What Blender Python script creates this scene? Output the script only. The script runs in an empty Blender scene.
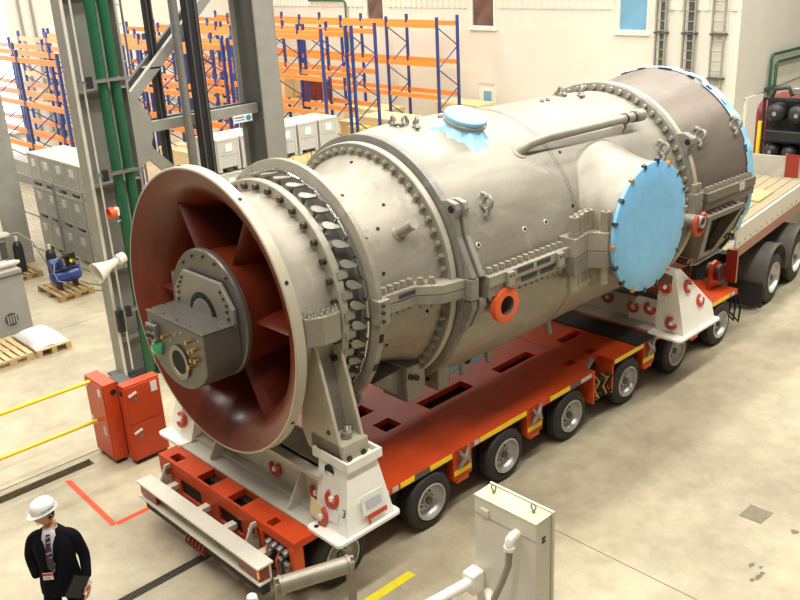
import bpy, bmesh, math, random
from mathutils import Vector, Matrix
random.seed(7)
sc = bpy.context.scene
COL = sc.collection
PI = math.pi

# ------------------------------------------------------------------ camera
yaw, pitch, roll = 0.8214, 0.3701, -0.0537
fw = Vector((math.cos(pitch)*math.cos(yaw), math.cos(pitch)*math.sin(yaw), -math.sin(pitch)))
rt = fw.cross(Vector((0, 0, 1))).normalized()
up = rt.cross(fw)
r2 = math.cos(roll)*rt + math.sin(roll)*up
u2 = -math.sin(roll)*rt + math.cos(roll)*up
cam = bpy.data.objects.new('camera', bpy.data.cameras.new('camera'))
COL.objects.link(cam)
M3 = Matrix((r2, u2, -fw)).transposed()
cam.matrix_world = Matrix.Translation((-5.4378, -7.0905, 7.0253)) @ M3.to_4x4()
cam.data.sensor_width = 36.0
cam.data.lens = 906.83/800*36.0
cam.data.clip_end = 300
sc.camera = cam

# ------------------------------------------------------------------ world, lights, exposure
W = bpy.data.worlds.new('hall_ambient'); sc.world = W; W.use_nodes = True
bg = W.node_tree.nodes['Background']
bg.inputs[0].default_value = (1.0, 0.975, 0.92, 1); bg.inputs[1].default_value = 0.17

def area(name, loc, rot, sx, sy, power, col=(1, 0.965, 0.89)):
    l = bpy.data.lights.new(name, 'AREA'); l.shape = 'RECTANGLE'; l.size = sx; l.size_y = sy
    l.energy = power; l.color = col
    o = bpy.data.objects.new(name, l); COL.objects.link(o); o.location = loc; o.rotation_euler = rot
    return o
# roof lights of the hall: long strips running along the hall's length
area('roof_light_near', (8.5, -3.4, 14), (0, 0, 0), 31, 0.9, 3373)
area('roof_light_mid', (8.5, 3.0, 14), (0, 0, 0), 31, 0.9, 3191)
area('roof_light_far', (8.5, 8.5, 14), (0, 0, 0), 31, 1.2, 2600)
area('roof_light_rear', (10, 24, 14), (0, 0, 0), 34, 3, 6500)
vs = sc.view_settings
vs.view_transform = 'Standard'; vs.look = 'None'; vs.gamma = 1.0; vs.exposure = 0.0
vs.use_curve_mapping = False

# ------------------------------------------------------------------ materials
def lin(c):
    def f(v):
        v /= 255.0
        return v/12.92 if v <= 0.04045 else ((v+0.055)/1.055)**2.4
    return tuple(f(v) for v in c)+(1.0,)
MATS = {}
def mat(name, rgb, rough=0.5, metal=0.0, var=0.10, scale=3.0, bump=0.0, bscale=40.0, coat=0.0, spec=0.5, streak=None, emit=0.0):
    m = bpy.data.materials.new(name); m.use_nodes = True
    nt = m.node_tree; N = nt.nodes; L = nt.links; b = N['Principled BSDF']
    c = lin(rgb)
    b.inputs['Base Color'].default_value = c
    b.inputs['Roughness'].default_value = rough; b.inputs['Metallic'].default_value = metal
    b.inputs['Specular IOR Level'].default_value = spec
    if coat: b.inputs['Coat Weight'].default_value = coat; b.inputs['Coat Roughness'].default_value = 0.15
    if emit:
        b.inputs['Emission Color'].default_value = c; b.inputs['Emission Strength'].default_value = emit
    tc = N.new('ShaderNodeTexCoord')
    if var:
        mp = N.new('ShaderNodeMapping'); L.new(tc.outputs['Object'], mp.inputs[0])
        if streak: mp.inputs['Scale'].default_value = streak
        n = N.new('ShaderNodeTexNoise'); n.inputs['Scale'].default_value = scale; n.inputs['Detail'].default_value = 5; n.inputs['Roughness'].default_value = 0.62
        L.new(mp.outputs[0], n.inputs['Vector'])
        r = N.new('ShaderNodeMapRange'); r.inputs['From Min'].default_value = 0.28; r.inputs['From Max'].default_value = 0.72
        r.inputs['To Min'].default_value = 1-var; r.inputs['To Max'].default_value = 1+var
        L.new(n.outputs['Fac'], r.inputs['Value'])
        x = N.new('ShaderNodeMix'); x.data_type = 'RGBA'; x.blend_type = 'MULTIPLY'; x.inputs[0].default_value = 1
        x.inputs[6].default_value = c
        L.new(r.outputs[0], x.inputs[7]); L.new(x.outputs[2], b.inputs['Base Color'])
        r2_ = N.new('ShaderNodeMapRange'); r2_.inputs['To Min'].default_value = max(0.02, rough-0.10); r2_.inputs['To Max'].default_value = min(1, rough+0.12)
        L.new(n.outputs['Fac'], r2_.inputs['Value']); L.new(r2_.outputs[0], b.inputs['Roughness'])
    if bump:
        n2 = N.new('ShaderNodeTexNoise'); n2.inputs['Scale'].default_value = bscale; n2.inputs['Detail'].default_value = 3
        L.new(tc.outputs['Object'], n2.inputs['Vector'])
        bp = N.new('ShaderNodeBump'); bp.inputs['Strength'].default_value = bump; bp.inputs['Distance'].default_value = 0.02
        L.new(n2.outputs['Fac'], bp.inputs['Height']); L.new(bp.outputs[0], b.inputs['Normal'])
    MATS[name] = m
    return m

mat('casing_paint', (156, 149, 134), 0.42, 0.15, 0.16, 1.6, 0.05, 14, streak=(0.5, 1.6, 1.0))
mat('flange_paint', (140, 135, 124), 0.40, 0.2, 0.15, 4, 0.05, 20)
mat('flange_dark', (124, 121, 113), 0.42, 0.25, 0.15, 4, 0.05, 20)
mat('exhaust_paint', (122, 111, 99), 0.45, 0.25, 0.16, 1.5, 0.05, 14, streak=(0.4, 2, 1))
mat('lip_paint', (184, 175, 153), 0.4, 0.05, 0.07, 3)
mat('bell_red', (116, 46, 24), 0.30, 0.0, 0.16, 1.6, 0.03, 10, coat=0.12, spec=0.35, streak=(3, 1, 1))
mat('strut_red', (108, 42, 24), 0.34, 0.0, 0.14, 3, 0.03, 10)
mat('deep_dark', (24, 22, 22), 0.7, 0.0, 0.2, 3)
mat('bearing_grey', (108, 103, 97), 0.33, 0.35, 0.10, 4)
mat('bearing_plate', (150, 143, 130), 0.42, 0.25, 0.08, 4)
mat('bolt_steel', (128, 123, 110), 0.34, 0.6, 0.15, 20)
mat('bolt_dark', (74, 68, 60), 0.38, 0.6, 0.15, 20)
mat('bolt_light', (156, 149, 130), 0.34, 0.25, 0.10, 20)
mat('brass', (196, 160, 84), 0.3, 0.9, 0.1, 20)
mat('chrome', (205, 205, 203), 0.18, 1.0, 0.05, 20)
mat('vane_ring', (126, 126, 124), 0.32, 0.55, 0.15, 4)
mat('lever_paint', (146, 141, 128), 0.36, 0.25, 0.08, 20)
mat('orange_ring', (232, 96, 48), 0.45, 0, 0.05, 10)
mat('blue_film', (132, 200, 244), 0.42, 0, 0.07, 5, 0.30, 7)
mat('blue_film_pale', (152, 208, 238), 0.40, 0, 0.09, 8, 0.35, 12)
mat('blue_film_dark', (30, 48, 84), 0.42, 0, 0.07, 5, 0.3, 7)
mat('clip_orange', (190, 128, 60), 0.5)
mat('trailer_red', (206, 72, 26), 0.45, 0, 0.16, 1.6, 0.06, 30, spec=0.3)
mat('trailer_dark', (92, 36, 26), 0.55, 0, 0.2, 4)
mat('trailer_bright', (222, 84, 30), 0.40, 0, 0.10, 2, 0.05, 30)
mat('under_black', (26, 24, 24), 0.65, 0, 0.2, 5)
mat('rubber', (45, 42, 40), 0.62, 0, 0.22, 6, 0.15, 60)
mat('rim_silver', (196, 192, 184), 0.32, 0.55, 0.10, 10)
mat('hub_dark', (96, 92, 86), 0.4, 0.5, 0.15, 12)
mat('yellow_strip', (255, 222, 30), 0.42, 0, 0.06, 20)
mat('reflector_white', (200, 196, 186), 0.35, 0, 0.15, 30)
mat('label_dark', (84, 84, 84), 0.45, 0, 0.15, 40)
mat('cradle_white', (252, 249, 238), 0.45, 0, 0.04, 4)
mat('cradle_grey', (200, 195, 180), 0.45, 0, 0.06, 4)
mat('ring_red', (200, 70, 40), 0.45, 0, 0.08, 20)
mat('beam_white', (222, 216, 198), 0.42, 0, 0.05, 5)
mat('lamp_red', (140, 36, 18), 0.3, 0, 0.1, 20, coat=0.4)
mat('amber_glow', (255, 150, 30), 0.3, 0, 0.0, emit=0.5)  # emission makes the bumper reflector glow, though it is no lamp
mat('cabinet_red', (204, 70, 28), 0.36, 0, 0.06, 3)
mat('paper_white', (238, 236, 230), 0.6, 0, 0.03, 30)
mat('paper_print', (200, 202, 208), 0.6, 0, 0.2, 60)
mat('paper_yellow', (232, 218, 170), 0.6, 0, 0.10, 40)
mat('steel_grey', (158, 156, 147), 0.45, 0.3, 0.10, 3)
mat('steel_dark', (88, 87, 83), 0.5, 0.3, 0.12, 3)
mat('steel_edge', (224, 220, 206), 0.4, 0.3, 0.05, 3)
mat('pipe_green', (30, 86, 58), 0.36, 0, 0.08, 4)
mat('black_paint', (28, 27, 30), 0.5, 0, 0.2, 6)
mat('galvanised', (150, 149, 144), 0.34, 0.7, 0.14, 12)
mat('rack_blue', (48, 66, 128), 0.42, 0, 0.08, 4)
mat('rack_orange', (242, 150, 62), 0.42, 0, 0.06, 4)
mat('rack_orange_pale', (246, 182, 120), 0.42, 0, 0.06, 4)
mat('bin_grey', (186, 185, 178), 0.5, 0, 0.06, 5)
mat('bin_lid', (192, 188, 176), 0.5, 0, 0.05, 5)
mat('bin_dark', (60, 58, 56), 0.6, 0, 0.05, 5)
mat('pallet_wood', (206, 180, 132), 0.7, 0, 0.18, 10, 0.1, 40, streak=(1, 6, 6))
mat('pallet_old', (160, 132, 88), 0.75, 0, 0.2, 10, 0.1, 40)
mat('crate_wood', (226, 204, 150), 0.65, 0, 0.12, 4, streak=(1, 1, 5))
mat('carton', (224, 206, 160), 0.65, 0, 0.06, 4)
mat('carton_yellow', (236, 196, 70), 0.55, 0, 0.08, 4)
mat('bag_white', (236, 234, 232), 0.5, 0, 0.05, 8, 0.3, 14)
mat('machine_grey', (158, 157, 150), 0.45, 0, 0.05, 3)
mat('machine_beige', (214, 208, 186), 0.45, 0, 0.04, 3)
mat('compressor_blue', (36, 58, 132), 0.32, 0, 0.1, 8, coat=0.2)
mat('horn_white', (224, 216, 196), 0.45, 0, 0.04, 5)
mat('cyl_black', (34, 34, 38), 0.35, 0, 0.1, 6)
mat('wall_paint', (222, 217, 203), 0.75, 0, 0.035, 0.6)
mat('frame_white', (236, 232, 220), 0.5, 0, 0.03, 5)
mat('glass_blue', (120, 168, 196), 0.08, 0, 0.10, 1.0)
mat('glass_dark', (104, 84, 76), 0.08, 0, 0.45, 1.4)
mat('daylight', (235, 244, 255), 0.5, 0, 0.0, emit=3.5)
mat('truck_maroon', (118, 34, 32), 0.35, 0, 0.12, 4)
mat('truck_grey', (128, 122, 112), 0.45, 0, 0.12, 4)
mat('fender_dust', (98, 92, 84), 0.6, 0, 0.22, 5)
mat('engine_black', (44, 43, 42), 0.4, 0.2, 0.25, 8)
mat('bed_wood', (150, 138, 110), 0.7, 0, 0.15, 5, streak=(1, 6, 1))
mat('truck_board', (176, 170, 158), 0.5, 0, 0.15, 3)
mat('suit', (18, 18, 25), 0.9, 0, 0.12, 12, 0.1, 120, spec=0.15)
mat('shirt', (236, 226, 232), 0.6, 0, 0.03, 20)
mat('tie', (58, 40, 58), 0.5, 0, 0.0)
mat('tie_stripe', (190, 176, 186), 0.5, 0, 0.0)
mat('skin', (205, 148, 114), 0.5, 0, 0.06, 20)
mat('hair', (52, 36, 28), 0.6, 0, 0.15, 40)
mat('hat_white', (244, 242, 236), 0.3, 0, 0.02, 10)
mat('badge_red', (206, 48, 40), 0.4, 0, 0.0)
mat('leather_black', (14, 14, 18), 0.4, 0, 0.1, 20)
mat('cream_cab', (226, 220, 204), 0.42, 0, 0.03, 3)
mat('cream_top', (222, 210, 160), 0.5, 0, 0.05, 6)
mat('hose_grey', (150, 146, 128), 0.55, 0, 0.08, 10)
mat('tube_grey', (150, 142, 126), 0.4, 0.3, 0.14, 6)
mat('tape_orange', (224, 74, 26), 0.6, 0, 0.08, 12)
mat('tape_yellow', (246, 226, 40), 0.6, 0, 0.08, 12)
mat('rail_yellow', (240, 206, 30), 0.45, 0, 0.04, 5)
mat('slot_dark', (128, 114, 90), 0.85, 0, 0.2, 10)
mat('grate_steel', (84, 80, 72), 0.55, 0.3, 0.15, 20)
mat('cover_steel', (132, 122, 100), 0.6, 0.2, 0.25, 10)
mat('wood_mat', (186, 160, 110), 0.8, 0, 0.35, 30)
mat('mat_black', (38, 37, 36), 0.6, 0, 0.22, 8, 0.1, 40)
mat('sign_blue', (70, 150, 190), 0.5)
mat('green_glass', (70, 170, 110), 0.12, 0, 0.2, 10)
mat('stencil', (66, 66, 70), 0.6)
mat('pink_film', (196, 132, 128), 0.35, 0, 0.12, 6, 0.25, 10)

def weather(name, amt, stretch=(0.5, 3.0, 3.0), dark=(86, 80, 70), light=(214, 208, 192)):
    """adds dirt streaks and rubbed pale patches to a paint (wear with a shape of its own)"""
    m = MATS[name]; nt = m.node_tree; N = nt.nodes; L = nt.links; b = N['Principled BSDF']
    src = b.inputs['Base Color'].links[0].from_socket
    tc = N.new('ShaderNodeTexCoord')
    def layer(prev, sc_, mp_, lo, hi, col, k):
        mp = N.new('ShaderNodeMapping'); mp.inputs['Scale'].default_value = mp_; mp.inputs['Location'].default_value = (k*3.1, k*1.7, k)
        L.new(tc.outputs['Object'], mp.inputs[0])
        n = N.new('ShaderNodeTexNoise'); n.inputs['Scale'].default_value = sc_; n.inputs['Detail'].default_value = 7; n.inputs['Roughness'].default_value = 0.7; n.inputs['Distortion'].default_value = 0.6
        L.new(mp.outputs[0], n.inputs['Vector'])
        r = N.new('ShaderNodeMapRange'); r.inputs['From Min'].default_value = lo; r.inputs['From Max'].default_value = hi; r.inputs['To Max'].default_value = amt
        L.new(n.outputs['Fac'], r.inputs['Value'])
        x = N.new('ShaderNodeMix'); x.data_type = 'RGBA'; x.inputs[7].default_value = lin(col)
        L.new(r.outputs[0], x.inputs[0]); L.new(prev, x.inputs[6]); return x.outputs[2]
    o = layer(src, 1.3, stretch, 0.50, 0.80, dark, 1)
    o = layer(o, 2.4, (1, 1, 1), 0.56, 0.78, light, 2)
    o = layer(o, 5.0, (1.5, 0.6, 0.6), 0.60, 0.82, dark, 3)
    L.new(o, b.inputs['Base Color'])
weather('casing_paint', 0.42); weather('flange_paint', 0.35); weather('flange_dark', 0.35)
weather('exhaust_paint', 0.45, (0.4, 2, 2), (66, 60, 56), (150, 142, 132))
weather('trailer_red', 0.30, (1, 1, 1), (110, 40, 22), (214, 96, 56)); weather('bell_red', 0.25, (3, 1, 1), (70, 28, 16), (150, 84, 66))

def floor_material():
    m = bpy.data.materials.new('concrete_floor'); m.use_nodes = True
    nt = m.node_tree; N = nt.nodes; L = nt.links; b = N['Principled BSDF']
    tc = N.new('ShaderNodeTexCoord')
    def noise(s, d, r=0.6):
        n = N.new('ShaderNodeTexNoise'); n.inputs['Scale'].default_value = s; n.inputs['Detail'].default_value = d; n.inputs['Roughness'].default_value = r
        L.new(tc.outputs['Object'], n.inputs['Vector']); return n
    n1 = noise(0.45, 6); n2 = noise(3.2, 8, 0.7); n3 = noise(30, 3)
    cr = N.new('ShaderNodeValToRGB'); e = cr.color_ramp.elements
    e[0].position = 0.30; e[0].color = lin((160, 149, 124)); e[1].position = 0.70; e[1].color = lin((204, 192, 162))
    L.new(n1.outputs['Fac'], cr.inputs[0])
    r = N.new('ShaderNodeMapRange'); r.inputs['From Min'].default_value = 0.3; r.inputs['From Max'].default_value = 0.7; r.inputs['To Min'].default_value = 0.80; r.inputs['To Max'].default_value = 1.10
    L.new(n2.outputs['Fac'], r.inputs[0])
    x = N.new('ShaderNodeMix'); x.data_type = 'RGBA'; x.blend_type = 'MULTIPLY'; x.inputs[0].default_value = 1
    L.new(cr.outputs[0], x.inputs[6]); L.new(r.outputs[0], x.inputs[7])
    r3 = N.new('ShaderNodeMapRange'); r3.inputs['From Min'].default_value = 0.3; r3.inputs['From Max'].default_value = 0.7; r3.inputs['To Min'].default_value = 0.96; r3.inputs['To Max'].default_value = 1.03
    L.new(n3.outputs['Fac'], r3.inputs[0])
    y = N.new('ShaderNodeMix'); y.data_type = 'RGBA'; y.blend_type = 'MULTIPLY'; y.inputs[0].default_value = 1
    L.new(x.outputs[2], y.inputs[6]); L.new(r3.outputs[0], y.inputs[7])
    L.new(y.outputs[2], b.inputs['Base Color'])
    rr = N.new('ShaderNodeMapRange'); rr.inputs['To Min'].default_value = 0.32; rr.inputs['To Max'].default_value = 0.62
    L.new(n2.outputs['Fac'], rr.inputs[0]); L.new(rr.outputs[0], b.inputs['Roughness'])
    b.inputs['Specular IOR Level'].default_value = 0.35
    bp = N.new('ShaderNodeBump'); bp.inputs['Strength'].default_value = 0.06; bp.inputs['Distance'].default_value = 0.01
    L.new(n3.outputs['Fac'], bp.inputs['Height']); L.new(bp.outputs[0], b.inputs['Normal'])
    MATS['concrete'] = m
floor_material()

# ------------------------------------------------------------------ mesh helpers
WL = {}            # world location of every object (all built unrotated at first)
def frame(d):
    d = Vector(d).normalized()
    a = Vector((0, 0, 1)) if abs(d.z) < 0.9 else Vector((1, 0, 0))
    u = d.cross(a).normalized(); v = d.cross(u).normalized()
    return d, u, v
class MB:
    def __init__(s): s.v = []; s.f = []; s.mi = []; s.cur = 0
    def face(s, idx): s.f.append(tuple(idx)); s.mi.append(s.cur)
    def box(s, x0, x1, y0, y1, z0, z1):
        n = len(s.v)
        s.v += [(x0,y0,z0),(x1,y0,z0),(x1,y1,z0),(x0,y1,z0),(x0,y0,z1),(x1,y0,z1),(x1,y1,z1),(x0,y1,z1)]
        for q in ((0,3,2,1),(4,5,6,7),(0,1,5,4),(1,2,6,5),(2,3,7,6),(3,0,4,7)): s.face([n+i for i in q])
        return s
    def hexa(s, b, t):
        """b, t: four points each, same winding (counter-clockwise from above)"""
        n = len(s.v); s.v += [tuple(p) for p in b]+[tuple(p) for p in t]
        for q in ((0,3,2,1),(4,5,6,7),(0,1,5,4),(1,2,6,5),(2,3,7,6),(3,0,4,7)): s.face([n+i for i in q])
        return s
    def bar(s, p0, p1, w, h, upv=(0,0,1)):
        p0 = Vector(p0); p1 = Vector(p1); d = (p1-p0).normalized(); u = Vector(upv)
        if abs(d.dot(u)) > 0.95: u = Vector((1,0,0))
        sd = d.cross(u).normalized(); u = sd.cross(d)
        a = [p0+sd*i*w/2+u*j*h/2 for i, j in ((-1,-1),(1,-1),(1,1),(-1,1))]
        b = [p+(p1-p0) for p in a]
        n = len(s.v); s.v += [tuple(p) for p in a+b]
        for q in ((0,1,2,3),(7,6,5,4),(0,4,5,1),(1,5,6,2),(2,6,7,3),(3,7,4,0)): s.face([n+i for i in q])
        return s
    def cyl(s, p0, p1, r, r1=None, n=16, caps=True, rin=None):
        p0 = Vector(p0); p1 = Vector(p1); d, u, v = frame(p1-p0); r1 = r if r1 is None else r1
        k = len(s.v)
        for p, rr in ((p0, r), (p1, r1)):
            for i in range(n):
                a = 2*PI*i/n; s.v.append(tuple(p+rr*(math.cos(a)*u+math.sin(a)*v)))
        for i in range(n): s.face((k+i, k+(i+1) % n, k+n+(i+1) % n, k+n+i))
        if caps:
            if rin is None:
                s.face([k+i for i in range(n)][::-1]); s.face([k+n+i for i in range(n)])
            else:
                m = len(s.v)
                for p in (p0, p1):
                    for i in range(n):
                        a = 2*PI*i/n; s.v.append(tuple(p+rin*(math.cos(a)*u+math.sin(a)*v)))
                for i in range(n):
                    j = (i+1) % n
                    s.face((k+j, k+i, m+i, m+j)); s.face((k+n+i, k+n+j, m+n+j, m+n+i)); s.face((m+j, m+i, m+n+i, m+n+j))
        return s
    def lathe(s, prof, o=(0,0,0), axis='X', n=96, a0=0.0, a1=2*PI, cap=False):
        """profile of (along, radius); angle 0 = toward -Y for axis X"""
        full = abs(a1-a0-2*PI) < 1e-6; m = n if full else n+1; k = len(s.v)
        for (t, r) in prof:
            for i in range(m):
                a = a0+(a1-a0)*i/n
                if axis == 'X': p = (o[0]+t, o[1]-r*math.cos(a), o[2]+r*math.sin(a))
                elif axis == 'Y': p = (o[0]+r*math.cos(a), o[1]+t, o[2]+r*math.sin(a))
                else: p = (o[0]+r*math.cos(a), o[1]+r*math.sin(a), o[2]+t)
                s.v.append(p)
        for j in range(len(prof)-1):
            for i in range(n):
                i2 = (i+1) % m
                s.face((k+j*m+i, k+j*m+i2, k+(j+1)*m+i2, k+(j+1)*m+i))
        if cap:
            s.face([k+i for i in range(m)]); s.face([k+(len(prof)-1)*m+i for i in range(m)][::-1])
        return s
    def tube(s, pts, r, n=10, closed=False, caps=True):
        pts = [Vector(p) for p in pts]; k = len(s.v); m = len(pts); pu = None
        for i, p in enumerate(pts):
            a = pts[(i-1) % m] if (i > 0 or closed) else p; b = pts[(i+1) % m] if (i < m-1 or closed) else p
            d = (b-a).normalized()
            if pu is None: _, pu, _v = frame(d)
            u = (pu-d*pu.dot(d)).normalized(); v = d.cross(u); pu = u
            rr = r[i] if isinstance(r, (list, tuple)) else r
            for j in range(n):
                t = 2*PI*j/n; s.v.append(tuple(p+rr*(math.cos(t)*u+math.sin(t)*v)))
        for i in range(m if closed else m-1):
            for j in range(n):
                i2 = (i+1) % m
                s.face((k+i*n+j, k+i*n+(j+1) % n, k+i2*n+(j+1) % n, k+i2*n+j))
        if caps and not closed:
            s.face([k+j for j in range(n)][::-1]); s.face([k+(m-1)*n+j for j in range(n)])
        return s
    def prism(s, poly, d):
        """poly: planar 3-D points, extruded by vector d"""
        d = Vector(d); k = len(s.v); n = len(poly)
        s.v += [tuple(p) for p in poly]+[tuple(Vector(p)+d) for p in poly]
        s.face(list(range(k, k+n))[::-1]); s.face(list(range(k+n, k+2*n)))
        for i in range(n):
            j = (i+1) % n; s.face((k+i, k+j, k+n+j, k+n+i))
        return s
    def plate(s, xs, ys, z0, z1, hole):
        """rectangular plate in cells; hole(cx, cy) True leaves the cell open"""
        nx, ny = len(xs)-1, len(ys)-1
        solid = lambda i, j: 0 <= i < nx and 0 <= j < ny and not hole((xs[i]+xs[i+1])/2, (ys[j]+ys[j+1])/2)
        for i in range(nx):
            for j in range(ny):
                if not solid(i, j): continue
                k = len(s.v); x0, x1, y0, y1 = xs[i], xs[i+1], ys[j], ys[j+1]
                s.v += [(x0,y0,z0),(x1,y0,z0),(x1,y1,z0),(x0,y1,z0),(x0,y0,z1),(x1,y0,z1),(x1,y1,z1),(x0,y1,z1)]
                s.face((k, k+3, k+2, k+1)); s.face((k+4, k+5, k+6, k+7))
                if not solid(i, j-1): s.face((k, k+1, k+5, k+4))
                if not solid(i+1, j): s.face((k+1, k+2, k+6, k+5))
                if not solid(i, j+1): s.face((k+2, k+3, k+7, k+6))
                if not solid(i-1, j): s.face((k+3, k, k+4, k+7))
        return s
    def mesh(s, name, mats, smooth=35, fix=True):
        vs_ = s.v
        lo = [min(p[i] for p in vs_) for i in range(3)]; hi = [max(p[i] for p in vs_) for i in range(3)]
        c = Vector([(lo[i]+hi[i])/2 for i in range(3)])
        me = bpy.data.meshes.new(name)
        me.from_pydata([(p[0]-c.x, p[1]-c.y, p[2]-c.z) for p in vs_], [], s.f)
        for m in (mats if isinstance(mats, (list, tuple)) else [mats]): me.materials.append(MATS[m])
        me.polygons.foreach_set('material_index', s.mi)
        if fix:
            bm = bmesh.new(); bm.from_mesh(me)
            bmesh.ops.recalc_face_normals(bm, faces=bm.faces); bm.to_mesh(me); bm.free()
        if smooth:
            me.polygons.foreach_set('use_smooth', [True]*len(me.polygons))
            me.set_sharp_from_angle(angle=math.radians(smooth))
        me.update()
        return me, c
    def build(s, name, mats, parent=None, bevel=0.0, smooth=35, fix=True):
        me, c = s.mesh(name, mats, smooth, fix)
        return link(name, me, c, parent, bevel)
def link(name, me, c, parent=None, bevel=0.0):
    o = bpy.data.objects.new(name, me); COL.objects.link(o)
    c = Vector(c); WL[o] = c
    if parent is not None:
        o.parent = parent; o.location = c-WL[parent]
    else: o.location = c
    if bevel:
        b = o.modifiers.new('bevel', 'BEVEL'); b.width = bevel; b.segments = 2; b.limit_method = 'ANGLE'; b.angle_limit = math.radians(40)
    return o
def empty(name, loc, label, cat, group=None):
    o = bpy.data.objects.new(name, None); COL.objects.link(o); o.location = loc; WL[o] = Vector(loc)
    o.empty_display_size = 0.2
    return tag(o, label, cat, group)
def tag(o, label, cat, group=None):
    o['label'] = label; o['category'] = cat
    if group: o['group'] = group
    return o
def struct(o, label=None, cat=None):
    o['kind'] = 'structure'
    if label: o['label'] = label
    if cat: o['category'] = cat
    return o
def inst(name, me, loc, parent, rot=None):
    """part that shares mesh data; rot is a rotation Matrix"""
    o = bpy.data.objects.new(name, me); COL.objects.link(o); WL[o] = Vector(loc)
    o.parent = parent; o.location = Vector(loc)-WL[parent]
    if rot is not None: o.rotation_euler = rot.to_euler()
    return o
def copy_tree(o, parent=None):
    c = o.copy(); COL.objects.link(c); c.parent = parent
    WL[c] = WL[o]
    for ch in o.children: copy_tree(ch, c)
    return c
def text_mesh(body, size, matname, depth=0.002):
    cu = bpy.data.curves.new('txt', 'FONT'); cu.body = body; cu.size = size; cu.extrude = depth; cu.align_x = 'CENTER'; cu.align_y = 'CENTER'
    t = bpy.data.objects.new('txt', cu); COL.objects.link(t)
    dg = bpy.context.evaluated_depsgraph_get(); dg.update()
    me = bpy.data.meshes.new_from_object(t.evaluated_get(dg)); bpy.data.objects.remove(t)
    me.materials.clear(); me.materials.append(MATS[matname])
    return me

# ================================================================== THE SETTING
# floor with real recesses: service slot, drain channel, groove and a control joint
holes = [(-2.2, -0.75, 4.90, 5.10), (-4.6, -0.35, 1.62, 1.76), (-3.2, -0.3, 5.235, 5.26), (2.50, 2.512, -9.0, -0.55), (-6.0, 20.0, 10.55, 10.565)]
FX = sorted({-22.0, 40.0}|{h[i] for h in holes for i in (0, 1)}); FY = sorted({-16.0, 36.0}|{h[i] for h in holes for i in (2, 3)})
fl = MB().plate(FX, FY, -0.10, 0.0, lambda x, y: any(h[0] < x < h[1] and h[2] < y < h[3] for h in holes))
floor = struct(fl.build('floor', 'concrete', smooth=0))
mb = MB().box(-22, 40, -16, 36, -0.14, -0.102); mb.build('floor_bed', 'slot_dark', floor)
mb = MB()
for i in range(140): mb.box(-4.6+i*0.03, -4.586+i*0.03, 1.625, 1.755, -0.03, -0.004)
mb.box(-4.6, -0.35, 1.622, 1.632, -0.03, -0.001); mb.box(-4.6, -0.35, 1.748, 1.758, -0.03, -0.001)
g = mb.build('drain_grate', 'grate_steel', floor, smooth=0); g['kind'] = 'stuff'; g['label'] = 'dark slotted steel drain grate'
mb = MB().box(-2.2, -0.75, 5.08, 5.10, -0.06, 0.004); mb.build('slot_edge', 'cover_steel', floor)
tag(MB().prism([(4.32, -2.785, 0.001), (4.33, -3.07, 0.001), (4.65, -3.08, 0.001), (4.64, -2.785, 0.001)], (0, 0, 0.006)).build('drain_cover', 'cover_steel', smooth=0), 'small square rusty steel cover plate set in the concrete floor', 'cover')
t = empty('floor_marking', (-1.28, 4.0, 0), 'orange L-shaped tape line on the floor near the red cabinets', 'marking')
MB().prism([(-1.29, 4.78, 0.001), (-1.36, 3.2, 0.001), (-1.28, 3.2, 0.001), (-1.21, 4.74, 0.001)], (0, 0, 0.002)).build('tape_strip', 'tape_orange', t, smooth=0)
MB().box(-1.28, -0.55, 3.16, 3.24, 0.001, 0.003).build('tape_strip', 'tape_orange', t, smooth=0)
tag(MB().prism([(-0.3, -0.52, 0.001), (0.68, -0.54, 0.001), (0.66, -0.42, 0.001), (-0.3, -0.40, 0.001)], (0, 0, 0.002)).build('floor_marking', 'tape_yellow', smooth=0), 'yellow tape line on the floor left of the cream cabinet', 'marking')
st = MB()
for (x, y, a, b) in ((3.49, -3.36, .055, .03), (3.52, -3.46, .03, .02), (3.43, -3.52, .03, .03), (3.34, -3.52, .07, .03), (3.24, -3.49, .04, .03), (4.45, -3.45, .05, .05), (4.30, -3.62, .02, .03)):
    st.prism([(x+a*math.cos(q)*(1+.3*math.sin(3*q+x)), y+b*math.sin(q), 0.001) for q in [i*PI/5 for i in range(10)]], (0, 0, 0.001))
o = st.build('oil_spots', 'slot_dark', floor, smooth=0); o['kind'] = 'stuff'

# walls
def wall(name, *b): return struct(MB().box(*b).build(name, 'wall_paint', smooth=0))
WX = 22.0
wins = [(16.27, 17.50, 4.0, 5.4, 'glass_dark', 1), (9.67, 10.88, 4.0, 5.4, 'glass_blue', 2), (22.40, 23.55, 4.12, 5.4, 'glass_dark', 3)]
ys = sorted({6.5, 34.0}|{w[i] for w in wins for i in (0, 1)})
zs = sorted({0.0, 9.0}|{w[i] for w in wins for i in (2, 3)})
mb = MB().plate([-z for z in zs][::-1], ys, 0, 0.3, lambda z, y: any(w[0] < y < w[1] and w[2] < -z < w[3] for w in wins))
mb.v = [(WX+p[2], p[1], -p[0]) for p in mb.v]
wb = struct(mb.build('wall_back', 'wall_paint', smooth=0))
cl = MB()
pz0, pz1 = 5.42, 9.0
pr_ = []
y = 6.5
while y < 34:
    pr_ += [(21.99, y), (21.99, y+.12), (21.94, y+.16), (21.94, y+.26)]; y += .30
for k, (x, yy) in enumerate(pr_): cl.v += [(x, yy, 4.72 if not any(w[0]-.1 < yy < w[1]+.1 for w in wins) else 5.5), (x, yy, 9.0)]
for k in range(len(pr_)-1): cl.face((2*k, 2*k+2, 2*k+3, 2*k+1))
cl.build('corrugated_cladding', 'wall_paint', wb, smooth=0)
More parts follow.
